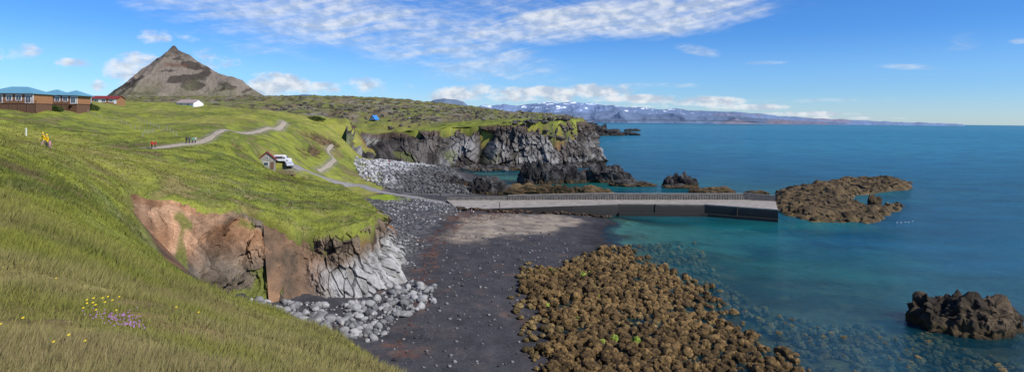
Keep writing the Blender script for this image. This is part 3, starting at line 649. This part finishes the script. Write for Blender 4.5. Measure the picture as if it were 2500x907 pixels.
Nn=[G(1120,511,1.7),G(1250,507,2.2),G(1400,502,2.75),G(1510,498,3.0),G(1720,500,3.0),G(1900,513,2.9)]
Ff=[G(1090,488,2.5),G(1240,488,2.75),G(1400,487,2.95),G(1500,487,3.0),G(1815,487,3.0),G(1893,491,3.0)]
Nn=np.array(Nn);Ff=np.array(Ff)
nseg=len(Nn);V=[];Fs=[]
for i in range(nseg):
    V+=[tuple(Nn[i]),tuple(Ff[i])]
Fs=[(2*i,2*i+2,2*i+3,2*i+1) for i in range(nseg-1)]
pmesh('deck',V,Fs,M_conl,pier)
def wallstrip(name,P,zb,mat):
    V=[];Fs=[]
    for p in P:V+=[(p[0],p[1],zb),(p[0],p[1],p[2]-.004)]
    Fs=[(2*i,2*i+2,2*i+3,2*i+1) for i in range(len(P)-1)]
    return pmesh(name,V,Fs,mat,pier)
wallstrip('quay_face',Nn,-3.5,mq);wallstrip('quay_end',[Nn[-1],Ff[-1]],-3.5,mq);wallstrip('sea_face',Ff[::-1],-3.5,mq)
def linebox(name,P,w,h0,h1,mat,side=1,par=pier):
    P=np.array(P,float);t=np.gradient(P[:,:2],axis=0);t/=np.hypot(*t.T)[:,None];nn=np.stack([-t[:,1],t[:,0]],1)*side
    h0=np.broadcast_to(h0,len(P));h1=np.broadcast_to(h1,len(P));V=[];Fs=[]
    for i,p in enumerate(P):
        a=(p[0],p[1]);b_=(p[0]+nn[i,0]*w,p[1]+nn[i,1]*w)
        V+=[(*a,p[2]+h0[i]),(*b_,p[2]+h0[i]),(*b_,p[2]+h1[i]),(*a,p[2]+h1[i])]
    for i in range(len(P)-1):
        k=4*i
        for j in range(4):Fs.append((k+j,k+(j+1)%4,k+4+(j+1)%4,k+4+j))
    n=len(V);Fs+=[(0,3,2,1),(n-4,n-3,n-2,n-1)]
    return pmesh(name,V,Fs,mat,par)
linebox('edge_kerb',Nn[3:]+[0,0,.003],.35,0,.22,M_conl,1)
linebox('sea_parapet',resamp(Ff[:4],40)+[0,0,.0],.55,-.3,np.linspace(.75,1.75,40),M_con,1)
linebox('sea_parapet_outer',Ff[3:5]+[0,0,.0],.6,-.3,1.62,M_con,1)
linebox('pier_head_wall',[Ff[4]+[0.05,0,0],Ff[5]],.9,-.3,[1.95,1.6],M_con,1)
linebox('parapet_coping',resamp(Ff[1:5],60)+[0,-.06,0],.75,np.interp(resamp(Ff[1:5],60)[:,0],[Ff[1,0],Ff[3,0],Ff[3,0]+.1,Ff[4,0]],[1.25,1.76,1.64,1.64]),np.interp(resamp(Ff[1:5],60)[:,0],[Ff[1,0],Ff[3,0],Ff[3,0]+.1,Ff[4,0]],[1.37,1.88,1.76,1.76]),smat('coping_concrete',(.27,.25,.22),.9,.2,1.),1)
V=[];Fs=[]
rb=resamp(Ff[1:5],90)
hh=np.interp(rb[:,0],[Ff[1,0],Ff[3,0],Ff[4,0]],[1.1,1.6,1.5])
for p,h_ in zip(rb,hh):
    n=len(V);V+=boxv(p[0]-.09,p[0]+.09,p[1]-.12,p[1]+.02,p[2]-.1,p[2]+h_);Fs+=[tuple(i+n for i in f) for f in BF]
pmesh('parapet_ribs',V,Fs,M_con,pier)
# low foundation step along the quay foot
linebox('quay_footing',resamp(Nn[3:],20)+np.array([0,-.001,-2.4]),.8,-1.5,.25,mq,-1)
V=[];Fs=[]
fb=resamp(Nn[3:],26)
for i,p in enumerate(fb):
    if i not in(6,19):continue
    n=len(V);V+=boxv(p[0]-.1,p[0]+.1,p[1]-.2,p[1]+.05,-.8,p[2]+.15);Fs+=[tuple(k+n for k in f) for f in BF]
pmesh('timber_fenders',V,Fs,smat('wet_timber',(.05,.04,.03),.8),pier)
NQ=330
Q=resamp(Nn[:5],NQ)[:int(NQ*.62)];nq=len(Q);Q=Q+np.c_[rng.normal(0,.4,nq),-rng.uniform(.0,1.,nq)**1.6*3.2,np.zeros(nq)];Q[:,2]=terrain(Q[:,0],Q[:,1])+rng.uniform(0,.25,nq)
scatter('quay_apron_rocks',Q,lsz(nq,.15,.62,1.7),M_weed,lerpc((.02,.016,.012),(.12,.075,.045),nq),I2,.4,1.4,.6,False,6,97,.25)
# ---------------- buildings
M_red=smat('brown_timber',(.30,.15,.07),.8,.2,3.);M_blue=smat('blue_metal_roof',(.13,.31,.40),.45,.08,2.);M_white=smat('white_paint',(.75,.75,.73),.6,.05)
M_glass=smat('window_glass',(.05,.07,.09),.1,.1,1.,0,.8);M_dkred=smat('dark_red_roof',(.22,.035,.028),.6,.15,3.);M_stn=smat('grey_stone_wall',(.27,.25,.21),.9,.35,5.)
M_deck=smat('deck_timber',(.14,.075,.045),.8,.2,4.);M_grey=smat('grey_wall',(.28,.29,.3),.8);M_roofg=smat('weathered_roof',(.40,.30,.27),.7,.2,2.)
def hip(par,name,cx,cy,L_,W,z0,z1,mat,rl):
    a,b_=L_/2,W/2;r=rl/2
    V=[(cx-a,cy-b_,z0),(cx+a,cy-b_,z0),(cx+a,cy+b_,z0),(cx-a,cy+b_,z0),(cx-r,cy,z1),(cx+r,cy,z1),(cx-a,cy-b_,z0-.15),(cx+a,cy-b_,z0-.15),(cx+a,cy+b_,z0-.15),(cx-a,cy+b_,z0-.15)]
    pmesh(name,V,[(0,1,5,4),(2,3,4,5),(1,2,5),(3,0,4),(6,7,1,0),(7,8,2,1),(8,9,3,2),(9,6,0,3),(9,8,7,6)],mat,par)
def gable(par,name,L_,W,z0,z1,ov,mat,wall,zw0=0):
    a,b_=L_/2,W/2
    boxes('walls',[(-a,a,-b_,b_,zw0,z0)],wall,par)
    pmesh('gable_ends',[(-a,-b_,z0),(-a,b_,z0),(-a,0,z1),(a,-b_,z0),(a,b_,z0),(a,0,z1)],[(0,2,1),(3,4,5)],wall,par)
    A_=a+ov;k=(z1-z0)/b_;B_=b_+ov;ze=z0-k*ov;t=.12
    V=[(-A_,-B_,ze),(A_,-B_,ze),(A_,0,z1),(-A_,0,z1),(-A_,B_,ze),(A_,B_,ze)]
    V=[(x,y_,z_+.01) for x,y_,z_ in V]+[(x,y_,z_+t) for x,y_,z_ in V]
    pmesh(name,V,[(0,1,2,3),(3,2,5,4),(6,9,8,7),(9,10,11,8),(0,6,7,1),(4,5,11,10),(0,3,9,6),(3,4,10,9),(1,7,8,2),(2,8,11,5)],mat,par)
def wins(par,lst,y,fr=.08,name='windows'):
    boxes(name+'_frames',[(x0-fr,x1+fr,y-.05,y+.02,z0-fr,z1+fr) for x0,x1,z0,z1 in lst],M_white,par)
    g=[]
    for x0,x1,z0,z1 in lst:
        m=(x0+x1)/2;g+=[(x0,m-.06,y-.08,y-.02,z0,z1),(m+.06,x1,y-.08,y-.02,z0,z1)]
    boxes(name+'_panes',g,M_glass,par)
def place(px,py,D,drop=0):
    x,y,z=S(px,py,D);return (x,y,z-drop)
def timber_house(px,py,D,L_,W,roofs,deckx,rz=0,br=0):
    x,y,z=place(px,py,D);e=empty('timber_house',(x,y,z),rz)
    boxes('walls',[(-L_/2,L_/2,0,W,1.2,3.9)],M_red,e)
    boxes('foundation',[(-L_/2+.2,L_/2-.2,.2,W,-2.5,1.19)],M_deck,e)
    nw=int(L_/2.2);lst=[]
    for i in range(nw):
        cx=-L_/2+L_*(i+.5)/nw
        lst.append((cx-.6,cx+.6,2.1,3.3) if i%3!=1 else (cx-.6,cx+.6,1.5,3.3))
    wins(e,lst,0,.26)
    for (cx,l,rl,h) in roofs:hip(e,'hip_roof',cx,W/2,l,W+1.2,3.95,3.9+h,M_blue,rl)
    boxes('corner_boards',[(-L_/2-.06,-L_/2+.12,-.06,.1,1.2,3.88),(L_/2-.12,L_/2+.06,-.06,.1,1.2,3.88)],M_white,e)
    boxes('clapboards',[(-L_/2-.01,L_/2+.01,-.025,.05,1.25+.22*k,1.27+.22*k) for k in range(12)],M_deck,e)
    d0,d1_=deckx
    boxes('deck_floor',[(d0,d1_,-3,-.1,1.0,1.18)],M_deck,e)
    boxes('deck_posts',[(d0+(d1_-d0)*i/8-.08,d0+(d1_-d0)*i/8+.08,-3,-2.84,-2.5,2.0) for i in range(9)],M_deck,e)
    boxes('deck_railing',[(d0,d1_,-2.98,-2.92,1.35+.26*k,1.41+.26*k) for k in range(3)],M_deck,e)
    boxes('deck_skirt',[(d0,d1_,-2.9,-2.84,-1.5,.9)],M_deck,e)
timber_house(22,262,168,12.5,8,[(0,13.4,4.5,2.0)],(-9,9),math.radians(4))
timber_house(140,262,195,12.,7,[(-2.4,8.2,.8,1.9),(3.6,6.6,.6,1.7)],(-8,5),math.radians(4))
x,y,z=place(202,250,225);e=empty('grey_cabin',(x,y,z-.5));gable(e,'roof',4,4,2.4,3.0,.3,M_grey,M_grey,-1);wins(e,[(-1,1,1,1.9)],-2)
x,y,z=place(257,250,262);e=empty('red_roof_house',(x,y,z-.6),.05);gable(e,'roof',13,6,2.2,3.3,.4,M_dkred,M_red,-2)
wins(e,[(-5.5,-4,.9,1.8),(-2.6,-1.2,.9,1.8),(.4,1.8,.9,1.8),(3.4,4.8,.9,1.8)],-3.,.25)
boxes('white_panels',[(-6.5,-5.9,-3.06,-3.0,0,2.1),(-.9,.1,-3.06,-3.0,0,2.1),(5.3,6.4,-3.06,-3,0,2.1)],M_white,e)
x,y,z=place(464,259,305);e=empty('white_barn',(x,y,z-.3),-.35);gable(e,'roof',11,6,1.9,3.5,.3,M_roofg,M_white,-2);wins(e,[(-3,-2,.7,1.4),(1.5,2.5,.7,1.4)],-3.)
x,y,z=GT(914,292,330);e=empty('a_frame_hut',(x,y,z-.1),-.4)
M_bl=smat('bright_blue_roof',(.05,.22,.6),.5,.1)
pmesh('roof',[(-2.4,-2.4,0),(0,-2.4,3.0),(2.4,-2.4,0),(-2.4,2.4,0),(0,2.4,3.0),(2.4,2.4,0)],[(0,1,4,3),(1,2,5,4)],M_bl,e)
pmesh('front',[(-1.8,-2.3,0),(0,-2.3,2.3),(1.8,-2.3,0),(-1.8,2.3,0),(0,2.3,2.3),(1.8,2.3,0)],[(0,2,1),(3,4,5)],M_white,e);boxes('door',[(-.4,.4,-2.38,-2.32,0,1.5)],M_bl,e)
x,y,_=S(652,408,160);z=tz(x,y);e=empty('stone_shed',(x,y,z-.1),math.radians(-68))
gable(e,'roof',6.2,4.1,2.5,4.3,.3,M_dkred,M_stn,-1.5)
boxes('window_frame',[(3.1,3.16,-.95,.35,.9,1.9)],M_white,e);boxes('window_pane',[(3.15,3.19,-.85,.25,1.0,1.8)],M_glass,e)
boxes('door',[(3.1,3.17,.8,1.6,0,1.9)],M_deck,e);boxes('loft_window',[(3.1,3.17,-.3,.3,2.7,3.3)],M_white,e);boxes('loft_pane',[(3.16,3.2,-.22,.22,2.78,3.22)],M_glass,e)
boxes('side_window',[(-1,-.2,-2.1,-2.05,.9,1.7),(1.2,2,-2.1,-2.05,.9,1.7)],M_white,e)
x,y,_=S(690,410,158);z=tz(x,y)
e=empty('wooden_terrace',(x,y,z),0)
boxes('rails',[(-4.2,2.8,0,.06,.1+.3*k,.28+.3*k) for k in range(4)],smat('pale_timber',(.26,.19,.12),.8),e)
boxes('posts',[(-4.2+i*1.0-.06,-4.2+i*1.0+.06,.07,.19,-.8,1.25) for i in range(8)],smat('pale_timber_posts',(.26,.19,.12),.8),e)
boxes('floor',[(-4.2,2.8,.2,3.5,-.3,.1)],M_deck,e)
def van(px,py,D,rz,col,high=2.3,L_=4.9,name='parked_van'):
    x,y,_=S(px,py,D);z=tz(x,y);e=empty(name,(x,y,z+.05),rz);W=.92
    pr=[(-L_/2,.35),(L_/2,.35),(L_/2,.95),(L_/2-.75,1.1),(L_/2-1.35,high-.25),(L_/2-1.9,high),(-L_/2+.2,high),(-L_/2,high-.3)]
    n=len(pr);V=[(a,-W,b_) for a,b_ in pr]+[(a,W,b_) for a,b_ in pr]
    o=pmesh('body',V,[tuple(range(n)),tuple(range(2*n-1,n-1,-1))]+[((i+1)%n,i,i+n,(i+1)%n+n) for i in range(n)],col,e)
    mb=o.modifiers.new('b','BEVEL');mb.width=.09;mb.segments=2
    boxes('side_windows',[(-L_/2+.4,L_/2-2.0,s*W-.015,s*W+.015,high-.95,high-.35) for s in(-1,1)]+[(L_/2-1.9,L_/2-1.45,s*W-.015,s*W+.015,high-.95,high-.5) for s in(-1,1)],M_glass,e)
    pmesh('windscreen',[(L_/2-.76,-.75,1.14),(L_/2-.76,.75,1.14),(L_/2-1.3,.7,high-.32),(L_/2-1.3,-.7,high-.32)],[(0,1,2,3)],M_glass,e)
    e.children[-1].location=(.03,0,.02)
    boxes('head_lamps',[(L_/2-.02,L_/2+.02,s*.7-.12,s*.7+.12,.7,.85) for s in(-1,1)],M_white,e)
    for i,(a,s) in enumerate([(L_/2-.9,-1),(L_/2-.9,1),(-L_/2+.9,-1),(-L_/2+.9,1)]):
        bm=bmesh.new();bmesh.ops.create_cone(bm,cap_ends=True,segments=20,radius1=.34,radius2=.34,depth=.22);me=bpy.data.meshes.new('wheel');bm.to_mesh(me);bm.free();me.materials.append(M_tyre)
        w=bpy.data.objects.new('wheel_%d'%(i+1),me);COL.objects.link(w);w.parent=e;w.location=(a,s*(W-.08),.34);w.rotation_euler=(math.pi/2,0,0)
    return e
M_tyre=smat('tyre_rubber',(.02,.02,.02),.8)
van(690,402,165,math.radians(8),M_white,1.95,4.4);van(705,404,163.5,math.radians(-60),smat('silver_paint',(.5,.52,.55),.35,.05),1.5,4.0,'parked_car')
def fence(name,pts,step,h,r,mat,wires=True):
    P=resamp([S(*p) for p in pts],400);d=np.r_[0,np.cumsum(np.hypot(*np.diff(P[:,:2],axis=0).T))];m=int(d[-1]/step)
    xs=np.interp(np.arange(m)*step,d,P[:,0]);ys=np.interp(np.arange(m)*step,d,P[:,1]);zs=terrain(xs,ys)
    V=[];Fs=[]
    for x,y,z in zip(xs,ys,zs):
        n=len(V);V+=boxv(x-r,x+r,y-r,y+r,z-.3,z+h);Fs+=[tuple(i+n for i in f) for f in BF]
    if wires:
        for i in range(m-1):
            for k in(.4,.7,.95):
                n=len(V);a=(xs[i],ys[i],zs[i]+h*k);b_=(xs[i+1],ys[i+1],zs[i+1]+h*k)
                V+=[(a[0],a[1],a[2]-.012),(b_[0],b_[1],b_[2]-.012),(b_[0],b_[1],b_[2]+.012),(a[0],a[1],a[2]+.012)];Fs.append((n,n+1,n+2,n+3))
    return pmesh(name,V,Fs,mat)
M_post=smat('fence_post_wood',(.33,.31,.28),.9)
fence('wire_fence',[(215,268,200),(300,300,185),(380,330,160),(330,348,140)],5,1.1,.05,M_post)
fence('wire_fence',[(430,345,150),(380,318,180),(330,292,205)],5,1.1,.05,M_post)
fence('marker_posts',[(-60,330,118),(42,330,120),(146,322,126),(240,320,132)],8.2,1.5,.08,M_white,False)
def bush(px,py,D,w,h,name='shrub'):
    x,y,_=GT(px,py,D);n=2600
    th=rng.uniform(0,6.28,n);ph=np.arccos(rng.uniform(-.1,1,n));rr=rng.uniform(.55,1,n)**.5*(1+.25*np.sin(th*3+ph*5))
    cx=x+np.cos(th)*np.sin(ph)*w/2*rr;cy=y+np.sin(th)*np.sin(ph)*w/3*rr;cz=tz(x,y)+np.cos(ph)*h*rr
    d=rng.normal(0,.16,(n,3,3));V=(np.stack([cx,cy,cz],1)[:,None]+d).reshape(-1,3)
    c=np.repeat(mix((.02,.04,.01),(.08,.11,.025),rng.uniform(0,1,n)),3,axis=0)
    mkmesh(name,V,np.arange(3*n).reshape(-1,3),M_grass,c,False)
bush(210,266,208,8,2.2);bush(128,268,180,5,1.2);bush(770,292,300,9,1.6);bush(62,267,162,4,1.1)
# ---------------- people
M_skin=smat('skin',(.5,.3,.21),.6,.05);M_hair=smat('hair',(.06,.035,.02),.8);M_shoe=smat('boots',(.05,.04,.03),.8);M_dark=smat('eye_dark',(.02,.02,.02),.3)
def person(px,py,D,jc,tc_,rz,h=1.75,stride=.25,arm=.15,name='walking_person',lean=0,z=None,hood=None):
    x,y,_=S(px,py,D)
    if z is None:z=tz(x,y)
    j=smat('jacket',jc,.8,.12);t=smat('trousers',tc_,.85,.12)
    s=stride
    V=[(0,0,.95,.13),(0,lean*.3,1.15,.125),(0,lean*.7,1.38,.14),(0,lean,1.5,.055),(0,lean+.02,1.56,.06),(0,lean+.03,1.65,.095),(0,lean+.02,1.73,.08)]
    E=[(0,1),(1,2),(2,3),(3,4),(4,5),(5,6)]
    def ch(par,pts):
        for p in pts:
            V.append(p);E.append((par,len(V)-1));par=len(V)-1
        return par
    for sd,st in((-1,s),(1,-s)):
        k=ch(0,[(sd*.10,0,.88,.095),(sd*.11,st*.5+.03,.5,.062),(sd*.11,st,.1,.042),(sd*.115,st+.14,.04,.038)])
        k=ch(2,[(sd*.19,lean*.7,1.42,.06),(sd*.25,-st*.4+lean*.6,1.14,.045),(sd*.26,-st*.8+arm+lean*.4,.90,.03),(sd*.26,-st*.8+arm+.02+lean*.4,.84,.032)])
        for q,ln in((-.03,.07),(-.012,.085),(.008,.08),(.026,.065)):
            ch(k,[(sd*.262,V[k][1]+q,.79,.010),(sd*.25,V[k][1]+q+.005,.79-ln*.6,.008)])
        ch(k,[(sd*.235,V[k][1]+.04,.83,.011),(sd*.225,V[k][1]+.05,.80,.009)])
    ch(5,[(0,lean+.125,1.64,.018)])
    ch(5,[(-.095,lean+.02,1.64,.018)]);ch(5,[(.095,lean+.02,1.64,.018)])
    me=bpy.data.meshes.new('tmp');me.from_pydata([v[:3] for v in V],E,[]);o=bpy.data.objects.new('tmp',me);COL.objects.link(o)
    o.modifiers.new('s','SKIN');sv=me.skin_vertices[0].data
    for i,v in enumerate(V):sv[i].radius=(v[3],v[3]);sv[i].use_root=(i==0)
    o.modifiers.new('ss','SUBSURF').levels=1
    dg=bpy.context.evaluated_depsgraph_get();m2=bpy.data.meshes.new_from_object(o.evaluated_get(dg));bpy.data.objects.remove(o)
    m2.materials.clear()
    for m_ in(t,j,M_skin,M_shoe):m2.materials.append(m_)
    for p in m2.polygons:
        c=p.center;k=0
        if abs(c.x)>.19 and c.z<.9 and c.z>.6:k=2
        elif c.z>1.5:k=2
        elif c.z>.86 or abs(c.x)>.2:k=1
        elif c.z<.1:k=3
        p.material_index=k;p.use_smooth=True
    e=empty(name,(x,y,z),rz);e.scale=(h/1.8,)*3
    b_=bpy.data.objects.new('body',m2);COL.objects.link(b_);b_.parent=e
    V0,F0=I3;hv=V0*np.array([.112,.118,.125])+np.array([0,lean+.005,1.69]);kf=[f for f in F0 if (hv[f].mean(0)[2]>1.70 or hv[f].mean(0)[1]<lean-.01) and hv[f].mean(0)[2]>1.58]
    mkmesh('hair',hv,np.array(kf),hood or M_hair,None,True,e)
    boxes('eyes',[(-.045,-.02,lean+.105,lean+.125,1.655,1.67),(.02,.045,lean+.105,lean+.125,1.655,1.67)],M_dark,e)
    boxes('mouth',[(-.025,.025,lean+.1,lean+.118,1.595,1.605)],smat('lips',(.35,.12,.1),.6),e)
YEL=(.85,.55,.01);RED=(.55,.02,.03);BLKc=(.02,.02,.025);DK=(.03,.035,.05)
my=smat('yellow_hood',YEL,.7)
for a in [(107,358,86,YEL,(.35,.3,.22),140,1.8,.32,.1,.12,my),(115,361,86.5,YEL,DK,150,1.75,.2,.1,.05,my),(122,362,85,(.65,.25,.42),(.5,.25,.35),100,1.1,.15,.1,0,None),(103,361,84.5,(.65,.2,.3),DK,200,1.0,.15,.1,0,None),
 (371,363,128,RED,BLKc,180,1.85,.2,.05,0,None),(379,362,129,(.5,.05,.06),DK,170,1.75,.25,.05,0,None),
 (455,351,141,BLKc,BLKc,30,1.85,.15,.1,0,None),(462,351,142,(.05,.06,.1),DK,190,1.8,.2,.1,0,None),(470,350,142,(.12,.35,.2),BLKc,10,1.75,.15,.1,0,None),(477,350,141,(.5,.5,.5),DK,180,1.8,.2,.1,0,None)]:
    D_=gp(a[0],a[1],a[2],.85,1.2)
    person(a[0],a[1],D_,a[3],a[4],math.radians(a[5]),a[6],a[7],a[8],'hiker' if a[6]>1.3 else 'child',a[9],None,a[10])
for i,(px,py,D0,c,hh_) in enumerate([(1151,524,158,(.6,.35,.35),1.7),(1156,523,158,(.5,.45,.4),1.1),(1220,510,None,(.45,.3,.28),1.7),(1030,473,185,(.3,.3,.35),1.7),(1036,473,185,DK,1.7),(1075,482,174,BLKc,1.75),(935,404,300,DK,1.7),(950,403,300,RED,1.7),(993,405,300,(.1,.15,.4),1.7),(1065,400,310,RED,1.7)]):
    if D0 is None:
        gx_,gy_,gz_=G(px,py-2,2.25);person(px,py-2,gy_,c,DK,2.,hh_,.15,.08,'beach_visitor',0,2.2)
    else:person(px,py,gp(px,py,D0,.9,1.12),c,DK,rng.uniform(0,6.28),hh_,rng.uniform(.05,.25),.08,'beach_visitor')
# sea birds
M_bird=smat('white_feathers',(.62,.62,.61),.7,.05)
for i,(px,py) in enumerate([(2190,543),(2200,543),(2210,542),(2218,542),(2228,540)]):
    x,y,_=G(px,py,0);sec=[(-.36,.03,.16),(-.22,.11,.12),(0,.16,.1),(.18,.12,.12),(.28,.06,.2),(.31,.055,.32),(.36,.06,.38),(.44,.02,.37),(.52,.008,.35)]
    V=[];Fs=[]
    for a,r,zc in sec:
        for k in range(8):V.append((a,r*math.cos(k*.785),zc+r*math.sin(k*.785)))
    for s_ in range(len(sec)-1):
        for k in range(8):Fs.append((s_*8+k,s_*8+(k+1)%8,(s_+1)*8+(k+1)%8,(s_+1)*8+k))
    o=pmesh('swimming_seabird',V,Fs,M_bird,None,True);o.location=(x,y,-.04);o.rotation_euler=(0,0,rng.uniform(-.5,.5));o.scale=(.6,)*3
# ---------------- world
w=bpy.data.worlds.new('World');scene.world=w;w.use_nodes=True;nt=w.node_tree;nt.nodes.clear();L=nt.links.new;N=nt.nodes.new
EL,AZ=math.radians(43),math.radians(118)
sky=N('ShaderNodeTexSky');sky.sky_type='NISHITA';sky.sun_disc=False;sky.sun_elevation=EL;sky.sun_rotation=AZ;sky.air_density=1.0;sky.dust_density=.1;sky.ozone_density=3
def M(op,a,b_=None,c=None):
    n=N('ShaderNodeMath');n.operation=op
    for i,v in enumerate((a,b_,c)):
        if v is None:continue
        if isinstance(v,(int,float)):n.inputs[i].default_value=v
        else:L(v,n.inputs[i])
    return n.outputs[0]
tc=N('ShaderNodeTexCoord');sx=N('ShaderNodeSeparateXYZ');L(tc.outputs['Generated'],sx.inputs[0])
x_,y_,z_=sx.outputs
az=M('ARCTAN2',x_,y_);hyp=M('SQRT',M('ADD',M('MULTIPLY',x_,x_),M('MULTIPLY',y_,y_)));el=M('ARCTAN2',z_,hyp)
cb=N('ShaderNodeCombineXYZ');L(az,cb.inputs[0]);L(el,cb.inputs[1])
def ang(px,py):
    s=S(px,py,1.);return math.atan2(s[0],s[1]),math.atan2(s[2]-H,math.hypot(s[0],s[1]))
def ell(px,py,rx,ry,rot=0,amp=1.):
    a,e_=ang(px,py);k=math.cos(a)**2
    mp=N('ShaderNodeMapping');mp.vector_type='TEXTURE';mp.inputs['Location'].default_value=(a,e_,0);mp.inputs['Rotation'].default_value=(0,0,rot);mp.inputs['Scale'].default_value=(rx/F*k,ry/F*math.cos(a),1)
    L(cb.outputs[0],mp.inputs[0]);ln=N('ShaderNodeVectorMath');ln.operation='LENGTH';L(mp.outputs[0],ln.inputs[0])
    return M('MULTIPLY',M('MAXIMUM',M('SUBTRACT',1,M('POWER',ln.outputs['Value'],2.)),0),amp)
def mx(l):
    r=l[0]
    for k in l[1:]:r=M('MAXIMUM',r,k)
    return r
cir=mx([ell(800,40,560,100,-.02,1.0),ell(1050,110,420,90,-.2,.85),ell(1450,45,560,65,.1,1.2),ell(1650,55,300,45,.12,1.1),ell(1130,170,200,70,-.3,.55),ell(620,120,200,25,-.1,.55),ell(1700,122,80,18,-.2,.75),ell(1865,153,80,8,0,.7),ell(2220,163,120,11,-.05,.7),ell(2350,105,70,35,.5,.5),ell(1610,208,170,10,0,.6),ell(2000,245,240,9,0,.6),ell(2490,100,40,12,0,.6),ell(1240,35,850,85,.0,.6)])
cum=mx([ell(325,165,115,50,.25,1.1),ell(380,90,70,36,-.1,.85),ell(455,90,70,24,0,.65),ell(183,157,66,20,0,.85),ell(55,128,72,30,.2,.95),ell(0,125,34,28,0,.8),ell(243,208,30,26,0,1.),ell(525,150,80,42,0,.8),ell(680,206,125,42,0,1.2),ell(790,212,70,26,0,.95),ell(895,207,95,30,0,.9),ell(975,208,60,13,0,.6),ell(1120,228,130,30,.1,1.05),ell(1330,226,220,24,0,1.2),ell(1450,222,140,26,0,1.2),ell(1270,240,280,16,0,.95),ell(1560,242,170,18,0,1.15),ell(1720,248,130,20,0,1.15),ell(1830,262,170,12,0,1.),ell(1980,278,220,10,0,1.),ell(2100,288,240,7,0,.9),ell(1450,258,330,10,0,.8)])
# cirrus: fine streaks drawn out along the wind, warped
wa=noise_n(nt,3.,3,cb.outputs[0],.5);wv=N('ShaderNodeVectorMath');wv.operation='MULTIPLY_ADD';L(wa.outputs['Color'],wv.inputs[0]);wv.inputs[1].default_value=(.10,.05,0);L(cb.outputs[0],wv.inputs[2])
rt=N('ShaderNodeMapping');rt.inputs['Rotation'].default_value=(0,0,-.16);L(wv.outputs[0],rt.inputs[0])
mpc=N('ShaderNodeMapping');mpc.inputs['Scale'].default_value=(4,38,1);L(rt.outputs[0],mpc.inputs[0])
nc=noise_n(nt,1.7,12,mpc.outputs[0],.70);nc.inputs['Distortion'].default_value=.3
rt2=N('ShaderNodeMapping');rt2.inputs['Rotation'].default_value=(0,0,.30);rt2.inputs['Scale'].default_value=(1,1,1);L(wv.outputs[0],rt2.inputs[0])
mpb=N('ShaderNodeMapping');mpb.inputs['Scale'].default_value=(5,28,1);L(rt2.outputs[0],mpb.inputs[0])
ncb=noise_n(nt,1.6,12,mpb.outputs[0],.70)
cn=M('ADD',M('MULTIPLY',nc.outputs[0],.6),M('MULTIPLY',ncb.outputs[0],.4))
mr=N('ShaderNodeMapRange');mr.interpolation_type='SMOOTHSTEP';mr.inputs[1].default_value=.58;mr.inputs[2].default_value=1.26;L(M('ADD',M('MULTIPLY_ADD',cn,1.7,-.35),M('MULTIPLY',cir,.5)),mr.inputs[0])
f_c=M('MULTIPLY',mr.outputs[0],M('MINIMUM',M('MULTIPLY',cir,2.),1.))
mpd=N('ShaderNodeMapping');mpd.inputs['Scale'].default_value=(1,1.7,1);L(cb.outputs[0],mpd.inputs[0])
nd=noise_n(nt,26,8,mpd.outputs[0],.62)
mr2=N('ShaderNodeMapRange');mr2.interpolation_type='SMOOTHSTEP';mr2.inputs[1].default_value=.72;mr2.inputs[2].default_value=1.03;L(M('ADD',nd.outputs[0],M('MULTIPLY',cum,.5)),mr2.inputs[0])
f_d=M('MULTIPLY',mr2.outputs[0],M('MINIMUM',M('MULTIPLY',cum,3.),1.))
fac=M('MINIMUM',M('ADD',M('MULTIPLY',f_c,.92),M('MULTIPLY',f_d,.92)),.95)
tr_=N('ShaderNodeValToRGB');tr_.color_ramp.interpolation='EASE';te=tr_.color_ramp.elements
te[0].position=0;te[0].color=(.48,.66,.98,1);te[1].position=1;te[1].color=(.20,.45,.85,1)
q=te.new(.25);q.color=(.37,.61,.98,1);q=te.new(.6);q.color=(.24,.51,.92,1)
mre=N('ShaderNodeMapRange');mre.inputs[1].default_value=0;mre.inputs[2].default_value=.25;L(el,mre.inputs[0]);L(mre.outputs[0],tr_.inputs[0])
sm=N('ShaderNodeVectorMath');sm.operation='MULTIPLY';L(sky.outputs[0],sm.inputs[0]);L(tr_.outputs[0],sm.inputs[1])
bg=N('ShaderNodeBackground');L(sm.outputs[0],bg.inputs[0]);bg.inputs[1].default_value=.15
cc=N('ShaderNodeValToRGB');cc.color_ramp.elements[0].color=(.55,.64,.78,1);cc.color_ramp.elements[1].color=(.9,.93,.97,1);cc.color_ramp.elements[0].position=.40;cc.color_ramp.elements[1].position=.58
nd2=noise_n(nt,40,4,mpd.outputs[0],.5);L(nd2.outputs[0],cc.inputs[0])
bc=N('ShaderNodeBackground');L(cc.outputs[0],bc.inputs[0]);bc.inputs[1].default_value=.92
ms=N('ShaderNodeMixShader');L(fac,ms.inputs[0]);L(bg.outputs[0],ms.inputs[1]);L(bc.outputs[0],ms.inputs[2])
ow=N('ShaderNodeOutputWorld');L(ms.outputs[0],ow.inputs[0])
sd=Vector((math.sin(AZ)*math.cos(EL),math.cos(AZ)*math.cos(EL),math.sin(EL)))
sl=bpy.data.lights.new('sun','SUN');sl.energy=5.0;sl.angle=math.radians(.5);sl.color=(1,.95,.88)
so=bpy.data.objects.new('sun',sl);COL.objects.link(so);so.rotation_euler=sd.to_track_quat('Z','Y').to_euler()
# ---------------- camera
cam=bpy.data.cameras.new('camera');co=bpy.data.objects.new('camera',cam);COL.objects.link(co)
cam.sensor_width=36;cam.sensor_fit='HORIZONTAL';cam.lens=36*F/2500;cam.shift_y=-(453.5-293)/2500;cam.clip_start=.1;cam.clip_end=200000
co.matrix_world=Matrix(((cr,-sr,0,0),(0,0,-1,0),(sr,cr,0,H),(0,0,0,1)))
scene.camera=co
scene.view_settings.view_transform='Standard';scene.view_settings.look='None';scene.view_settings.exposure=0
